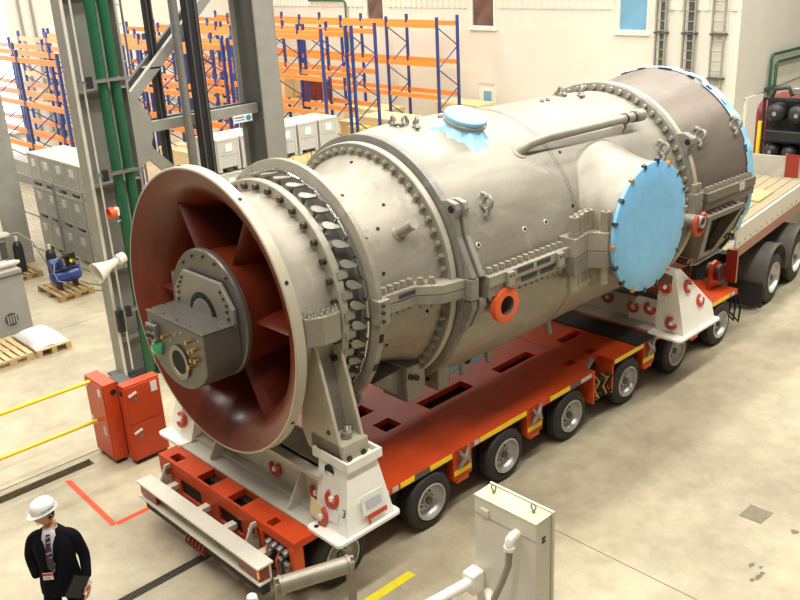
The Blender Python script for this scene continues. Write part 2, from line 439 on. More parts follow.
for (y0, y1, z0, z1, gm, n) in wins:
    f = MB()
    for b in ((y0, y0+.07, z0, z1), (y1-.07, y1, z0, z1), (y0+.07, y1-.07, z0, z0+.07), (y0+.07, y1-.07, z1-.07, z1)): f.box(21.97, 22.12, *b)
    w = struct(f.build('window_%d' % n, 'frame_white', smooth=0))
    MB().box(22.06, 22.08, y0+.07, y1-.07, z0+.07, z1-.07).build('pane', gm, w, smooth=0)
    MB().box(21.90, 22.0, y0-.08, y1+.08, z0-.09, z0-.02).build('window_sill', 'frame_white', w, smooth=0)
d = struct(MB().box(21.95, 22.0, 16.28, 17.09, 0, 1.9).build('door_1', 'frame_white', smooth=0))
MB().box(21.93, 21.95, 16.46, 16.85, 0.95, 1.62).build('pane', 'glass_blue', d, smooth=0)
MB().box(21.92, 21.95, 16.28, 17.09, 1.86, 1.95).build('door_frame', 'steel_edge', d, smooth=0)
wr = wall('wall_right', 22.3, 40, 6.5, 6.8, 0, 9)
struct(MB().box(22.7, 23.85, 6.42, 6.5, 0, 2.0).build('door_2', 'frame_white', smooth=0))
wl = wall('wall_left', -22, 22.3, 34, 34.3, 0, 9)
w = struct(MB().box(3.0, 10.6, 33.9, 34.0, 0.2, 7.6).build('window_4', 'frame_white', smooth=0))
for i in range(4):
    for j in range(3): MB().box(3.1+i*1.87, 4.88+i*1.87, 33.86, 33.9, .3+j*2.42, 2.62+j*2.42).build('pane', 'daylight', w, smooth=0)
for k, (x, zz) in enumerate(((11.2, 5.4), (11.75, 5.8))):
    struct(MB().bar((x, 33.9, 0), (x, 33.9, 9), .09, .08, (1, 0, 0)).build('trim_%d' % (k+1), 'steel_grey', smooth=0))

# cable ladders on the back wall
for k, (ya, yb) in enumerate(((9.30, 8.96), (8.31, 7.93), (7.33, 6.93))):
    nm = ['leftmost', 'middle', 'rightmost'][k]
    t = empty('cable_ladder', (21.8, (ya+yb)/2, 0), '%s of the three grey vertical cable ladders fixed on the back wall' % nm, 'cable ladder', 'cable ladders on the back wall')
    for yy in (ya, yb): MB().box(21.80, 21.88, yy-.025, yy+.025, 0.6, 8.5).build('rail', 'steel_grey', t, smooth=0)
    me, c = MB().box(21.82, 21.86, yb, ya, -.015, .015).mesh('rung', 'steel_grey', 0)
    for i in range(26): inst('rung', me, (c.x, c.y, 0.8+i*.3), t)
    for i in range(4): MB().box(21.78, 21.98, yb-.06, ya+.06, 1.3+i*1.35, 1.36+i*1.35).build('bracket', 'steel_dark', t, smooth=0)
    if k < 2: MB().box(21.88, 21.92, yb+.04, ya-.12, 0.6, 8.5).build('cable_bundle', 'steel_dark', t, smooth=0)

# green pipes on the right wall and a small one left of the windows
t = empty('wall_pipe', (24.2, 6.35, 0), 'pair of green pipes bending along the far right wall behind the truck', 'pipe')
MB().tube([(24.1, 6.38, 0.2), (24.1, 6.38, 3.05), (24.16, 6.38, 3.17), (24.28, 6.38, 3.2), (30, 6.38, 3.2)], .05, 8).build('pipe', 'pipe_green', t)
MB().tube([(24.5, 6.38, 0.2), (24.5, 6.38, 2.78), (24.56, 6.38, 2.88), (24.68, 6.38, 2.92), (30, 6.38, 2.92)], .05, 8).build('pipe', 'pipe_green', t)
for z in (1.0, 2.1): MB().box(23.98, 24.62, 6.32, 6.5, z, z+.05).build('pipe_clamp', 'steel_dark', t, smooth=0)
tag(MB().tube([(22.6, 6.47, 1.95), (30, 6.47, 2.35)], .012, 6).build('conduit', 'steel_dark'), 'thin grey conduit crossing the far right wall', 'conduit')
tag(MB().tube([(21.85, 27.3, 4.98), (21.85, 24.9, 4.98), (21.85, 24.8, 4.95), (21.85, 24.75, 4.85), (21.85, 24.75, 2.5)], .045, 8).build('drop_pipe', 'pipe_green'), 'thin green pipe dropping down the back wall behind the racks', 'pipe')

# ------------------------------------------------------------------ columns
t = struct(empty('column_near', (1.45, 7.4, 0), 'grey steel H-column carrying green pipes left of the turbine intake', 'column'))
MB().box(1.00, 1.04, 7.20, 7.52, 0.02, 9).build('flange', 'steel_grey', t, smooth=0)
MB().box(1.90, 1.94, 7.20, 7.52, 0.02, 9).build('flange', 'steel_grey', t, smooth=0)
MB().box(1.04, 1.90, 7.38, 7.41, 0.02, 9).build('web', 'steel_grey', t, smooth=0)
for yy in (7.196,): MB().box(0.995, 1.045, 7.185, 7.20, 0.02, 9).build('flange_edge', 'steel_edge', t, smooth=0)
me, c = MB().box(1.04, 1.90, 7.21, 7.38, -.015, .015).mesh('stiffener', 'steel_grey', 0)
for z in (0.72, 2.05, 3.55, 5.1, 6.6): inst('stiffener', me, (c.x, c.y, z), t)
MB().box(0.9, 2.04, 7.0, 7.7, 0, 0.03).build('base_plate', 'steel_dark', t, smooth=0)
t = struct(empty('column_middle', (4.85, 7.6, 0), 'grey steel H-column behind the middle of the compressor', 'column'))
MB().box(4.62, 5.06, 7.2, 7.24, 0, 9).build('flange', 'steel_grey', t, smooth=0)
MB().box(4.62, 5.06, 7.96, 8.0, 0, 9).build('flange', 'steel_grey', t, smooth=0)
MB().box(4.72, 4.76, 7.24, 7.96, 0, 9).build('web', 'steel_dark', t, smooth=0)  # web coloured darker than the flanges, painting in the recess shade
t = struct(empty('column_far', (2.68, 15.7, 0), 'grey steel column at the left edge beside the stacked bins', 'column'))
MB().box(2.3, 2.9, 15.5, 15.56, 0, 9).build('flange', 'steel_grey', t, smooth=0)
MB().box(2.3, 2.9, 16.0, 16.06, 0, 9).build('flange', 'steel_grey', t, smooth=0)
MB().box(2.55, 2.65, 15.56, 16.0, 0, 9).build('web', 'steel_dark', t, smooth=0)
me, c = MB().box(2.3, 2.55, 15.56, 16.0, -.02, .02).mesh('stiffener', 'steel_edge', 0)
for z in (0.9, 1.75, 2.7): inst('stiffener', me, (c.x, c.y, z), t)
# bracing between the two columns
t = struct(empty('column_bracing', (3.3, 7.55, 4.3), 'grey steel diagonal and horizontal bracing between two columns', 'bracing'))
MB().bar((1.98, 7.55, 4.72), (4.75, 7.55, 7.16), .10, .17).build('diagonal_brace', 'steel_grey', t, smooth=0)
MB().bar((1.98, 7.85, 4.72), (4.75, 7.85, 7.16), .08, .17).build('diagonal_brace', 'steel_dark', t, smooth=0)
MB().bar((2.66, 7.50, 5.30), (2.66, 7.90, 5.30), .22, .03).build('batten_plate', 'steel_edge', t, smooth=0)
MB().bar((2.2, 7.55, 4.0), (3.6, 7.55, 2.5), .10, .20).build('diagonal_brace', 'steel_grey', t, smooth=0)
MB().box(1.95, 4.70, 7.50, 7.60, 4.22, 4.40).build('horizontal_beam', 'steel_grey', t, smooth=0)
MB().box(1.95, 4.70, 7.80, 7.90, 4.22, 4.40).build('horizontal_beam', 'steel_dark', t, smooth=0)
MB().prism([(1.94, 7.47, 5.0), (1.94, 7.47, 3.6), (2.25, 7.47, 3.75), (2.4, 7.47, 4.15), (2.4, 7.47, 4.5), (2.15, 7.47, 4.95)], (0, .03, 0)).build('gusset_plate', 'steel_grey', t, smooth=0)
# blue and white arrow sign on the beam
s = tag(MB().box(4.08, 4.50, 7.44, 7.46, 4.10, 4.24).build('arrow_sign', 'paper_white', smooth=0), 'small white sign with a blue arrow on the steel crossbeam', 'sign')
MB().prism([(4.36, 7.435, 4.20), (4.36, 7.435, 4.14), (4.43, 7.435, 4.11), (4.48, 7.435, 4.17), (4.43, 7.435, 4.23)], (0, .004, 0)).build('arrow', 'sign_blue', s, smooth=0)
for z in (4.19, 4.14): MB().box(4.10, 4.32, 7.436, 7.44, z, z+.018).build('sign_print', 'sign_blue' if z < 4.16 else 'stencil', s, smooth=0)
# green pipes on the near column
for k, (x, r) in enumerate(((1.40, .085), (1.62, .085))):
    t = empty('riser_pipe', (x, 7.02, 0), ['green vertical riser pipe, left of the pair on the near column', 'green vertical riser pipe, right of the pair on the near column'][k], 'pipe', 'green riser pipes')
    MB().cyl((x, 7.02, 0.0), (x, 7.02, 9), r, n=16).build('pipe', 'pipe_green', t)
    for z in (5.25, 3.75, 1.35): MB().cyl((x, 7.02, z), (x, 7.02, z+.06), r+.015, n=16).build('pipe_clamp', 'galvanised', t)
me = None
for k, z in enumerate((5.25, 3.75, 1.35)):
    t = tag(MB().bar((1.10, 6.90, z+.03), (1.86, 6.90, z+.03), .05, .04).bar((1.10, 6.9, z+.03), (1.10, 7.2, z+.03), .05, .04).build('clamp_bar', 'galvanised', smooth=0), '%s short steel clamp bar across the green riser pipes' % ['upper', 'middle', 'lower'][k], 'clamp')
    tag(MB().box(1.08, 1.17, 6.86, 6.94, z-.06, z+.12).build('clamp_block', 'black_paint', smooth=0), 'black rubber block on the %s pipe clamp bar' % ['upper', 'middle', 'lower'][k], 'clamp')
tag(MB().tube([(1.13, 7.12, 0.2), (1.13, 7.12, 9)], .018, 6).build('conduit', 'steel_edge'), 'thin pale conduit running up the near column', 'conduit')
# vertical galvanised tube and black cable rails between the columns
tag(MB().cyl((3.0, 7.25, 0), (3.0, 7.25, 9), .08, n=16).build('standpipe', 'galvanised'), 'shiny galvanised standpipe behind the intake bell', 'pipe')
for k, (x, w_) in enumerate(((3.33, .13), (2.80, .07))):
    t = empty('cable_rail', (x, 7.3, 0), ['thick black vertical cable rail right of the shiny standpipe', 'thin black vertical cable rail left of the shiny standpipe'][k], 'rail')
    dy = 0 if k == 0 else .5
    MB().box(x-w_, x+w_, 7.22+dy, 7.34+dy, 0, 9).build('rail_body', 'black_paint', t, smooth=0)
    for q in (-.6, .6): MB().box(x+q*w_-.012, x+q*w_+.012, 7.20+dy, 7.22+dy, 0, 9).build('rail_rib', 'steel_dark', t, smooth=0)
t = empty('service_ladder', (2.55, 8.6, 0), 'thin grey service ladder behind the diagonal brace', 'ladder')
for x in (2.35, 2.75): MB().cyl((x, 8.6, 0), (x, 8.6, 8), .022, n=8).build('rail', 'galvanised', t)
me, c = MB().cyl((2.35, 8.6, 0), (2.75, 8.6, 0), .015, n=6).mesh('rung', 'galvanised')
for i in range(22): inst('rung', me, (c.x, c.y, .4+i*.33), t)
tag(MB().tube([(5.12, 7.3, 0), (5.12, 7.3, 9)], .015, 6).build('conduit', 'steel_dark'), 'thin dark conduit beside the middle column', 'conduit')
# wall speaker and beacon on the near column
t = empty('horn_speaker', (1.12, 7.0, 2.3), 'cream horn loudspeaker mounted on the near column pointing left', 'loudspeaker')
d0, d1 = Vector((1.22, 6.9, 2.36)), Vector((0.66, 6.86, 2.22))
ax = (d1-d0)
hb = MB()
prof = [(0, .09), (.22, .10), (.25, .06), (.55, .085), (.78, .135), (.92, .16), (1.0, .185), (.98, .175), (.85, .15), (.6, .06), (.5, .0)]
hb.lathe(prof_ := [(t_*ax.length, r) for t_, r in prof], n=24)
q = Vector((1, 0, 0)).rotation_difference(ax.normalized())
hb.v = [tuple(d0+q @ Vector(p)) for p in hb.v]
hb.build('horn', 'horn_white', t)
MB().tube([(1.22, 7.0, 2.30), (1.26, 7.05, 2.12), (1.40, 7.05, 2.08)], .018, 6).build('bracket', 'galvanised', t)
t = empty('warning_beacon', (1.22, 7.0, 3.1), 'small orange and white warning beacon on the near column', 'beacon')
MB().lathe([(0, .09), (.05, .1), (.12, .09), (.16, .0)], (1.12, 7.0, 3.12), 'X', 16).build('lens', 'orange_ring', t)
MB().box(1.2, 1.29, 6.93, 7.06, 3.06, 3.2).build('housing', 'horn_white', t, bevel=.01)
MB().tube([(1.25, 7.0, 3.06), (1.24, 7.0, 2.95), (1.45, 7.02, 2.97)], .016, 6).build('bracket', 'galvanised', t)
tag(MB().box(1.0, 1.12, 7.08, 7.18, 0.95, 1.35).build('socket_box', 'black_paint', bevel=.01), 'small black box on the foot of the near column', 'box')

# ------------------------------------------------------------------ pallet racks
def rack(x0, x1, y0, nb, label, pale=False, bay=2.7, bb=(1.7, 2.9, 4.3)):
    t = empty('pallet_rack', ((x0+x1)/2, y0, 0), label, 'pallet rack', 'pallet racks at the back of the hall')
    om = 'rack_orange_pale' if pale else 'rack_orange'
    pm, pc = MB().box(-.045, .045, -.045, .045, 0, 4.6).mesh('upright', 'rack_blue', 0)
    bm_, bc = MB().box(-.025, .025, .05, bay-.05, -.085, .085).mesh('beam', om, 0)
    dz = .75
    d1m, d1c = MB().bar((x0, 0, 0), (x1, 0, dz), .03, .04, (0, 1, 0)).mesh('brace', 'rack_blue', 0)
    d2m, d2c = MB().bar((x1, 0, 0), (x0, 0, dz), .03, .04, (0, 1, 0)).mesh('brace', 'rack_blue', 0)
    for k in range(nb+1):
        y = y0+k*bay
        for x in (x0, x1): inst('upright', pm, (x, y, pc.z), t)
        for j in range(5 if k < 2 else 4): inst('brace', d1m if j % 2 else d2m, (d1c.x, y, .5+j*dz+d1c.z), t)
        if k < nb:
            for z in bb:
                for x in (x0, x1): inst('beam', bm_, (x, y+bay/2, z), t)
rack(19.4, 20.5, 16.85, 6, 'blue and orange pallet rack standing against the back wall')
rack(16.0, 17.1, 17.7, 5, 'blue and orange pallet rack, rear one of the back-to-back pair right of the middle column')
rack(14.8, 15.9, 17.9, 5, 'blue and orange pallet rack, front one of the back-to-back pair right of the middle column')
rack(11.5, 12.6, 18.6, 5, 'blue and orange pallet rack, rear one seen between the cable rail and middle column')
rack(10.3, 11.4, 18.8, 5, 'blue and orange pallet rack, front one seen between the cable rail and middle column')
rack(7.6, 8.7, 20.3, 4, 'blue and orange pallet rack directly behind the far left one', bay=3.0, bb=(1.5, 2.9, 4.3))
rack(6.4, 7.5, 20.0, 4, 'blue and orange pallet rack at the far left in front of the bright window', bay=3.0, bb=(1.5, 2.9, 4.3))

# ================================================================== BACKGROUND GOODS
# grey plastic bulk bins
def make_bin(label, w=.70, d=1.05, h=.86, name='bulk_bin'):
    """built around the origin, long side along Y, front face -Y... base at z=0"""
    t = empty(name, (0, 0, 0), label, 'bin', None)
    b = MB().hexa([(-w/2+.02, -d/2+.02, .10), (w/2-.02, -d/2+.02, .10), (w/2-.02, d/2-.02, .10), (-w/2+.02, d/2-.02, .10)],
                  [(-w/2+.01, -d/2+.01, h-.07), (w/2-.01, -d/2+.01, h-.07), (w/2-.01, d/2-.01, h-.07), (-w/2+.01, d/2-.01, h-.07)])
    b.build('tub', 'bin_grey', t, smooth=0)
    MB().box(-w/2, w/2, -d/2, d/2, h-.07, h-.005).build('lid', 'bin_lid', t, bevel=.012, smooth=0)
    for x in (-w/2+.06, w/2-.06): MB().box(x-.05, x+.05, -d/2+.02, d/2-.02, 0.0, .10).build('runner', 'bin_grey', t, smooth=0)
    MB().box(-.09, .09, -d/2+.04, d/2-.04, 0.0, .10).build('runner', 'bin_dark', t, smooth=0)
    for yy, s_ in ((-d/2, -1), (d/2, 1)):
        for x in (-w/2+.05, w/2-.05): MB().box(x-.03, x+.03, *sorted((yy+.02*s_*-1, yy-.005*s_)), .12, h-.09).build('rib', 'bin_lid', t, smooth=0)
        MB().box(-w/2+.10, w/2-.10, *sorted((yy-.02*s_, yy-.003*s_)), h*.5, h*.55).build('rib', 'bin_lid', t, smooth=0)
    MB().box(-.10, .10, -d/2-.006, -d/2+.02, h*.60, h*.82).build('label_card', 'paper_white', t, smooth=0)
    return t
proto = make_bin('p')
first = [True]
def place_bin(loc, rz, label, group):
    t = proto if first[0] else copy_tree(proto)
    first[0] = False
    t.location = loc; t.rotation_euler = (0, 0, rz); t['label'] = label; t['group'] = group
tier = ['bottom tier', 'middle tier', 'top tier']; ordn = ['first', 'second', 'third', 'fourth', 'fifth']
for c_ in range(5):
    for k in range(3):
        place_bin((4.15, 13.35+c_*.72, k*.862), -PI/2, 'grey plastic bulk bin behind the mesh fence, %s, %s from the right' % (tier[k], ordn[c_]), 'grey bins stacked behind the mesh fence')
for c_ in range(2):
    for k in range(3):
        place_bin((7.45+c_*.74, 13.5, k*.90), 0, 'grey plastic bulk bin left of the middle column, %s, %s of two' % (tier[k], ['left', 'right'][c_]), 'grey bins stacked left of the middle column')
for c_ in range(3):
    place_bin((9.35+c_*.74, 13.5, 1.80), 0, 'grey plastic bulk bin on yellow crates right of the middle column, %s from the left' % ordn[c_], 'grey bins on the yellow crates')
for c_ in range(2):
    t = empty('wooden_crate', (9.55+c_*1.16, 13.5, 0), 'yellow wooden crate under the grey bins, %s one' % ['left', 'right'][c_], 'crate', 'yellow crates under the grey bins')
    for j in range(8): MB().box(9.0+c_*1.16, 10.1+c_*1.16, 12.98, 14.02, .10+j*.21, .30+j*.21).build('board', 'crate_wood', t, smooth=0)
    for x in (9.06, 9.55, 10.04): MB().box(x-.05+c_*1.16, x+.05+c_*1.16, 12.95, 14.05, 0, 1.795).build('batten', 'crate_wood', t, smooth=0)

# pallets
def pallet(name, x0, x1, y0, y1, label, m, slats_along='X', n=7, h=.144, group=None):
    t = empty(name, ((x0+x1)/2, (y0+y1)/2, 0), label, 'pallet', group)
    if slats_along == 'X':
        L_ = y1-y0
        for i in range(n): a = y0+i*(L_-.10)/(n-1); MB().box(x0, x1, a, a+.10, h-.022, h).build('deck_board', m, t, smooth=0)
        for x in (x0, (x0+x1)/2-.05, x1-.10):
            MB().box(x, x+.10, y0, y1, h-.044, h-.022).build('stringer', m, t, smooth=0)
            for y in (y0, (y0+y1)/2-.07, y1-.145): MB().box(x, x+.10, y, y+.145, .022, h-.044).build('block', m, t, smooth=0)
            MB().box(x, x+.10, y0, y1, 0, .022).build('skid', m, t, smooth=0)
    else:
        L_ = x1-x0
        for i in range(n): a = x0+i*(L_-.10)/(n-1); MB().box(a, a+.10, y0, y1, h-.022, h).build('deck_board', m, t, smooth=0)
        for y in (y0, (y0+y1)/2-.05, y1-.10):
            MB().box(x0, x1, y, y+.10, h-.044, h-.022).build('stringer', m, t, smooth=0)
            for x in (x0, (x0+x1)/2-.07, x1-.145): MB().box(x, x+.145, y, y+.10, .022, h-.044).build('block', m, t, smooth=0)
            MB().box(x0, x1, y, y+.10, 0, .022).build('skid', m, t, smooth=0)
    return t
pallet('wooden_pallet', -0.52, 0.28, 9.45, 10.65, 'empty pale wooden pallet at the left edge of the floor', 'pallet_wood', 'Y', 6)
pallet('wooden_pallet', 0.34, 1.02, 9.42, 10.62, 'pale wooden pallet carrying the white sack', 'pallet_wood', 'X', 7)
pallet('wooden_pallet', 1.98, 2.80, 12.0, 13.2, 'weathered wooden pallet under the blue compressor', 'pallet_old', 'Y', 6)
pallet('wooden_pallet', 1.85, 2.55, 14.2, 15.0, 'weathered wooden pallet under the black gas cylinder', 'pallet_old', 'Y', 5)
# white sack on the pallet
bm = bmesh.new(); bmesh.ops.create_grid(bm, x_segments=18, y_segments=24, size=1)
top = [v for v in bm.verts]
sk = MB(); nx, ny = 16, 22
def sackz(u, v_): return .144+.15*(1-abs(u)**5)*(1-abs(v_)**6)+.02*math.sin(5*u+2)*math.sin(4*v_)
for j in range(ny+1):
    for i in range(nx+1):
        u, v_ = -1+2*i/nx, -1+2*j/ny
        sk.v.append((.68+u*.33, 10.03+v_*.52, sackz(u, v_)+.004))
for j in range(ny):
    for i in range(nx): a = j*(nx+1)+i; sk.face((a, a+1, a+nx+2, a+nx+1))
n0 = len(sk.v)
sk.v += [(p[0], p[1], .146) for p in list(sk.v)]
for j in range(ny):
    for i in range(nx): a = n0+j*(nx+1)+i; sk.face((a, a+nx+1, a+nx+2, a+1))
bm.free()
tag(sk.build('white_sack', 'bag_white', smooth=60), 'flat white sack lying on the pale wooden pallet', 'sack')

# compressor
t = empty('air_compressor', (2.4, 12.6, .144), 'blue workshop air compressor standing on the weathered pallet', 'compressor')
tk = MB(); tk.lathe([(-.42, 0), (-.41, .10), (-.36, .17), (-.28, .20), (.28, .20), (.36, .17), (.41, .10), (.42, 0)], (2.42, 12.5, .48), 'X', 24); tk.build('tank', 'compressor_blue', t)
for x in (2.2, 2.64): MB().box(x-.03, x+.03, 12.36, 12.64, .144, .36).build('foot', 'engine_black', t)
MB().box(2.06, 2.78, 12.36, 12.64, .68, .71).build('motor_plate', 'compressor_blue', t, smooth=0)
MB().cyl((2.04, 12.5, .86), (2.36, 12.5, .86), .13, n=20).build('motor', 'compressor_blue', t)
pmp = MB().box(2.48, 2.70, 12.40, 12.60, .71, .92).build('pump_block', 'engine_black', t, bevel=.015)
for i in range(5): MB().box(2.46, 2.72, 12.38, 12.62, .93+i*.03, .945+i*.03).build('cooling_fin', 'engine_black', pmp, smooth=0)
MB().cyl((2.40, 12.34, .88), (2.40, 12.28, .88), .20, n=24, rin=.17).build('belt_guard', 'engine_black', t)
MB().cyl((2.56, 12.33, .90), (2.56, 12.28, .90), .055, n=14).build('air_filter', 'rail_yellow', t)
MB().tube([(2.7, 12.5, .95), (2.84, 12.45, .85), (2.84, 12.4, .60), (2.75, 12.4, .5)], .016, 8).build('delivery_pipe', 'hose_grey', t)
MB().tube([(2.1, 12.3, .95), (2.02, 12.25, .7), (2.1, 12.28, .45), (2.3, 12.26, .35)], .018, 8).build('hose_loop', 'hose_grey', t)
t.scale = (.86, .86, .86)
tag(MB().tube([(2.86, 12.15, .02), (2.98, 12.0, .02), (3.1, 12.0, .02), (3.15, 12.3, .02), (3.0, 12.7, .02), (2.9, 13.5, .02)], .015, 8).build('air_hose', 'hose_grey'), 'thin grey air hose lying on the floor beside the compressor', 'hose')

# gas cylinders
for k, (x, y) in enumerate(((2.2, 14.55), (2.62, 13.7))):
    t = empty('gas_cylinder', (x, y, .144 if k == 0 else 0), ['black gas cylinder with pale cap on a pallet at the left', 'black gas cylinder standing on the floor behind the compressor'][k], 'gas cylinder', 'black gas cylinders')
    z0 = .146 if k == 0 else 0
    MB().lathe([(0, 0), (0, .12), (.62, .12), (.72, .09), (.77, .04), (.77, 0)], (x, y, z0), 'Z', 20).build('body', 'cyl_black', t)
    MB().cyl((x, y, z0+.77), (x, y, z0+.88), .035, n=10).build('valve_cap', 'horn_white', t)

# machine cabinets at the left edge
t = empty('machine_cabinet', (0.2, 11.5, 0), 'grey machine cabinet with round vent behind the pale pallets', 'cabinet')
MB().box(-1.2, 0.95, 11.05, 11.9, 0, 1.33).build('body', 'machine_grey', t, bevel=.02, smooth=0)
vt = MB().cyl((0.55, 11.05, .33), (0.55, 11.035, .33), .135, n=24).build('vent', 'steel_dark', t)
for i in range(4): MB().box(.455+i*.055, .485+i*.055, 11.02, 11.04, .24, .42).build('vent_slat', 'machine_grey', vt, smooth=0)
MB().box(-1.2, .95, 11.03, 11.05, 1.22, 1.24).build('seam', 'steel_dark', t, smooth=0)
t = tag(MB().cyl((-.9, 11.3, 1.40), (.93, 11.3, 1.40), .065, n=14).build('paper_roll', 'horn_white'), 'long cream cardboard tube lying on the grey machine cabinet', 'tube')
MB().cyl((.93, 11.3, 1.40), (1.03, 11.3, 1.40), .06, .03, n=14).build('tube_end', 'cream_top', t)
t = empty('control_cabinet', (1.75, 14.8, 0), 'beige control cabinet with warning sign at the left edge', 'cabinet')
MB().box(1.0, 2.0, 14.7, 15.3, 1.1, 2.1).build('upper_box', 'machine_beige', t, bevel=.02, smooth=0)
MB().box(1.0, 1.95, 14.55, 15.3, 0, 1.1).build('lower_box', 'machine_grey', t, bevel=.02, smooth=0)
MB().box(1.78, 1.93, 14.535, 14.55, .55, .95).build('dark_panel', 'steel_dark', t, smooth=0)
MB().box(1.45, 1.72, 14.69, 14.70, 1.55, 1.85).build('warning_sign', 'paper_white', t, smooth=0)
MB().box(1.0, 2.05, 14.45, 14.7, 1.1, 1.16).build('shelf', 'machine_beige', t, smooth=0)
tag(MB().box(1.55, 1.85, 14.8, 15.1, 2.105, 2.3).build('black_tool_box', 'cyl_black', bevel=.02), 'black box on top of the beige control cabinet', 'box')
tag(MB().tube([(1.95, 14.5, 1.12), (2.2, 14.4, 1.15), (2.45, 14.2, .9), (2.6, 13.9, .3), (2.66, 13.8, .05)], .02, 8).build('grey_cable', 'hose_grey'), 'grey hose arching down beside the beige control cabinet', 'hose')

# mesh fence
t = empty('mesh_fence', (3.3, 14.6, 0), 'grey tubular mesh fence in front of the stacked bins', 'fence')
for y in (12.75, 14.35, 16.9): MB().cyl((3.25, y, 0), (3.25, y, 2.15), .03, n=10).build('post', 'galvanised', t)
for z in (.15, 1.1, 2.12): MB().cyl((3.25, 12.75, z), (3.25, 16.9, z), .022, n=8).build('rail', 'galvanised', t)
wm = MB()
for i in range(40): wm.cyl((3.25, 12.8+i*.104, .15), (3.25, 12.8+i*.104, 2.12), .0035, n=4)
for i in range(19): wm.cyl((3.25, 12.75, .18+i*.104), (3.25, 16.9, .18+i*.104), .0035, n=4)
o = wm.build('wire_mesh', 'galvanised', t, smooth=0); o['kind'] = 'stuff'

# crates and cartons in front of the racks, behind the turbine
def crate(x0, x1, y0, y1, z0, z1, label, m, name='carton', cat='box', flap=True):
    t = empty(name, ((x0+x1)/2, (y0+y1)/2, z0), label, cat)
    MB().box(x0, x1, y0, y1, z0, z1-.03).build('body', m, t, bevel=.01, smooth=0)
    MB().box(x0-.02, x1+.02, y0-.02, y1+.02, z1-.10, z1).build('lid', m, t, bevel=.01, smooth=0)
    MB().box((x0+x1)/2-.03, (x0+x1)/2+.03, y0-.024, y1+.024, z0, z1+.004).build('strap', 'bin_lid', t, smooth=0)
crate(17.4, 18.6, 17.0, 19.2, 0, 1.15, 'large pale carton box behind the turbine top, the nearest one', 'carton')
crate(17.5, 18.7, 14.2, 16.6, 0, 1.05, 'long low cream carton box behind the blue wrapped flange', 'carton')
crate(19.2, 20.4, 19.8, 22.2, 0, 1.0, 'brown wooden box on the floor under the rear rack', 'crate_wood', 'wooden_box')
crate(14.9, 15.8, 20.9, 23.0, 0, 1.0, 'yellow brown box low in the front rack', 'crate_wood', 'wooden_box')
crate(16.1, 17.0, 22.0, 24.8, 1.78, 2.9-.1, 'brown cardboard box on the middle rack shelf', 'crate_wood', 'wooden_box')
crate(16.3, 17.0, 20.3, 21.1, 1.78, 2.5, 'dark red box beside the cardboard box on the rack', 'truck_maroon')
crate(16.4, 16.9, 18.0, 18.7, 0, .95, 'bright yellow box between two rack uprights', 'carton_yellow')
crate(17.6, 18.4, 19.6, 20.6, 0, .8, 'small cream carton beside the large pale carton', 'carton')
crate(20.6, 21.6, 16.0, 18.2, 0, 1.30, 'long yellow crate against the back wall by the white door', 'crate_wood', 'wooden_box')
crate(10.4, 11.3, 20.0, 22.0, 0, .9, 'cream carton low in the rack left of the middle column', 'carton')
crate(6.6, 7.4, 20.4, 22.5, 0, .9, 'pale carton low in the rack at the far left', 'bin_lid')
crate(6.5, 7.3, 23.4, 25.4, 0, .8, 'grey box low in the rack at the far left edge', 'machine_grey')
crate(10.5, 11.3, 24.2, 26.2, 0, 1.0, 'yellow box low in the rack behind the near column', 'carton_yellow')

# ================================================================== HEAVY-HAUL TRAILER
T = empty('modular_trailer', (4.5, 1.475, 0), 'long red multi-axle heavy-haul trailer carrying the turbine', 'trailer')
HO = [(-.60, -.46, 2.55, 2.75), (-.62, -.36, 1.74, 2.05), (-.62, -.36, 1.06, 1.36), (-.61, -.47, .46, .58),
      (.85, 1.20, 1.05, 1.33), (1.75, 2.05, 1.05, 1.33), (2.6, 3.55, 1.05, 1.33), (4.15, 5.0, 1.04, 1.24), (.85, 1.20, 1.62, 1.9), (1.75, 2.05, 1.62, 1.9), (2.6, 3.55, 1.62, 1.9), (4.15, 5.0, 1.71, 1.91),
      (5.0, 5.2, .40, .53), (5.55, 5.75, .40, .53), (5.65, 6.2, .98, 1.14), (9.40, 9.55, .40, .54), (8.7, 9.2, 1.0, 1.2)]
NOT = [(5.12, 5.62, -.01, .30)]
def deck(name, x0, x1, m):
    hs = [h for h in HO+NOT if h[0] < x1 and h[1] > x0]
    xs = sorted({x0, x1}|{h[i] for h in hs for i in (0, 1) if x0 < h[i] < x1}); ys_ = sorted({0.0, 2.95}|{h[i] for h in hs for i in (2, 3) if 0 < h[i] < 2.95})
    return MB().plate(xs, ys_, .81, .90, lambda x, y: any(h[0] < x < h[1] and h[2] < y < h[3] for h in hs)).build(name, m, T, smooth=0)
deck('front_deck', -.65, 5.335, 'trailer_red')
deck('rear_deck', 5.35, 9.62, 'trailer_red')
MB().box(-.45, 9.5, .98, 1.96, .36, .74).build('spine_beam', 'trailer_dark', T, smooth=0)
MB().box(-.45, 9.5, .62, 2.33, .745, .80).build('under_plate', 'under_black', T, smooth=0)
# front panel with oval openings
mb = MB().plate([-2.95, -2.45, -1.95, -1.55, -1.05, -.62, 0], [.30, .36, .50, .72, .78, .81], 0, .03, lambda y, z: (.5 < z < .72 and ((-2.45 < y < -1.95) or (-1.55 < y < -1.05))) or (y > -.62 and .36 < z < .78))
mb.v = [(-.65+p[2], -p[0], p[1]) for p in mb.v]
mb.build('front_panel', 'trailer_red', T, smooth=0)
MB().box(-.62, -.60, .05, 2.9, .35, .80).build('panel_backing', 'under_black', T, smooth=0)
MB().box(-.66, -.52, .02, .10, .28, .80).build('corner_post', 'trailer_bright', T, smooth=0)
MB().box(-.66, -.52, .60, .66, .28, .80).build('corner_post', 'trailer_bright', T, smooth=0)
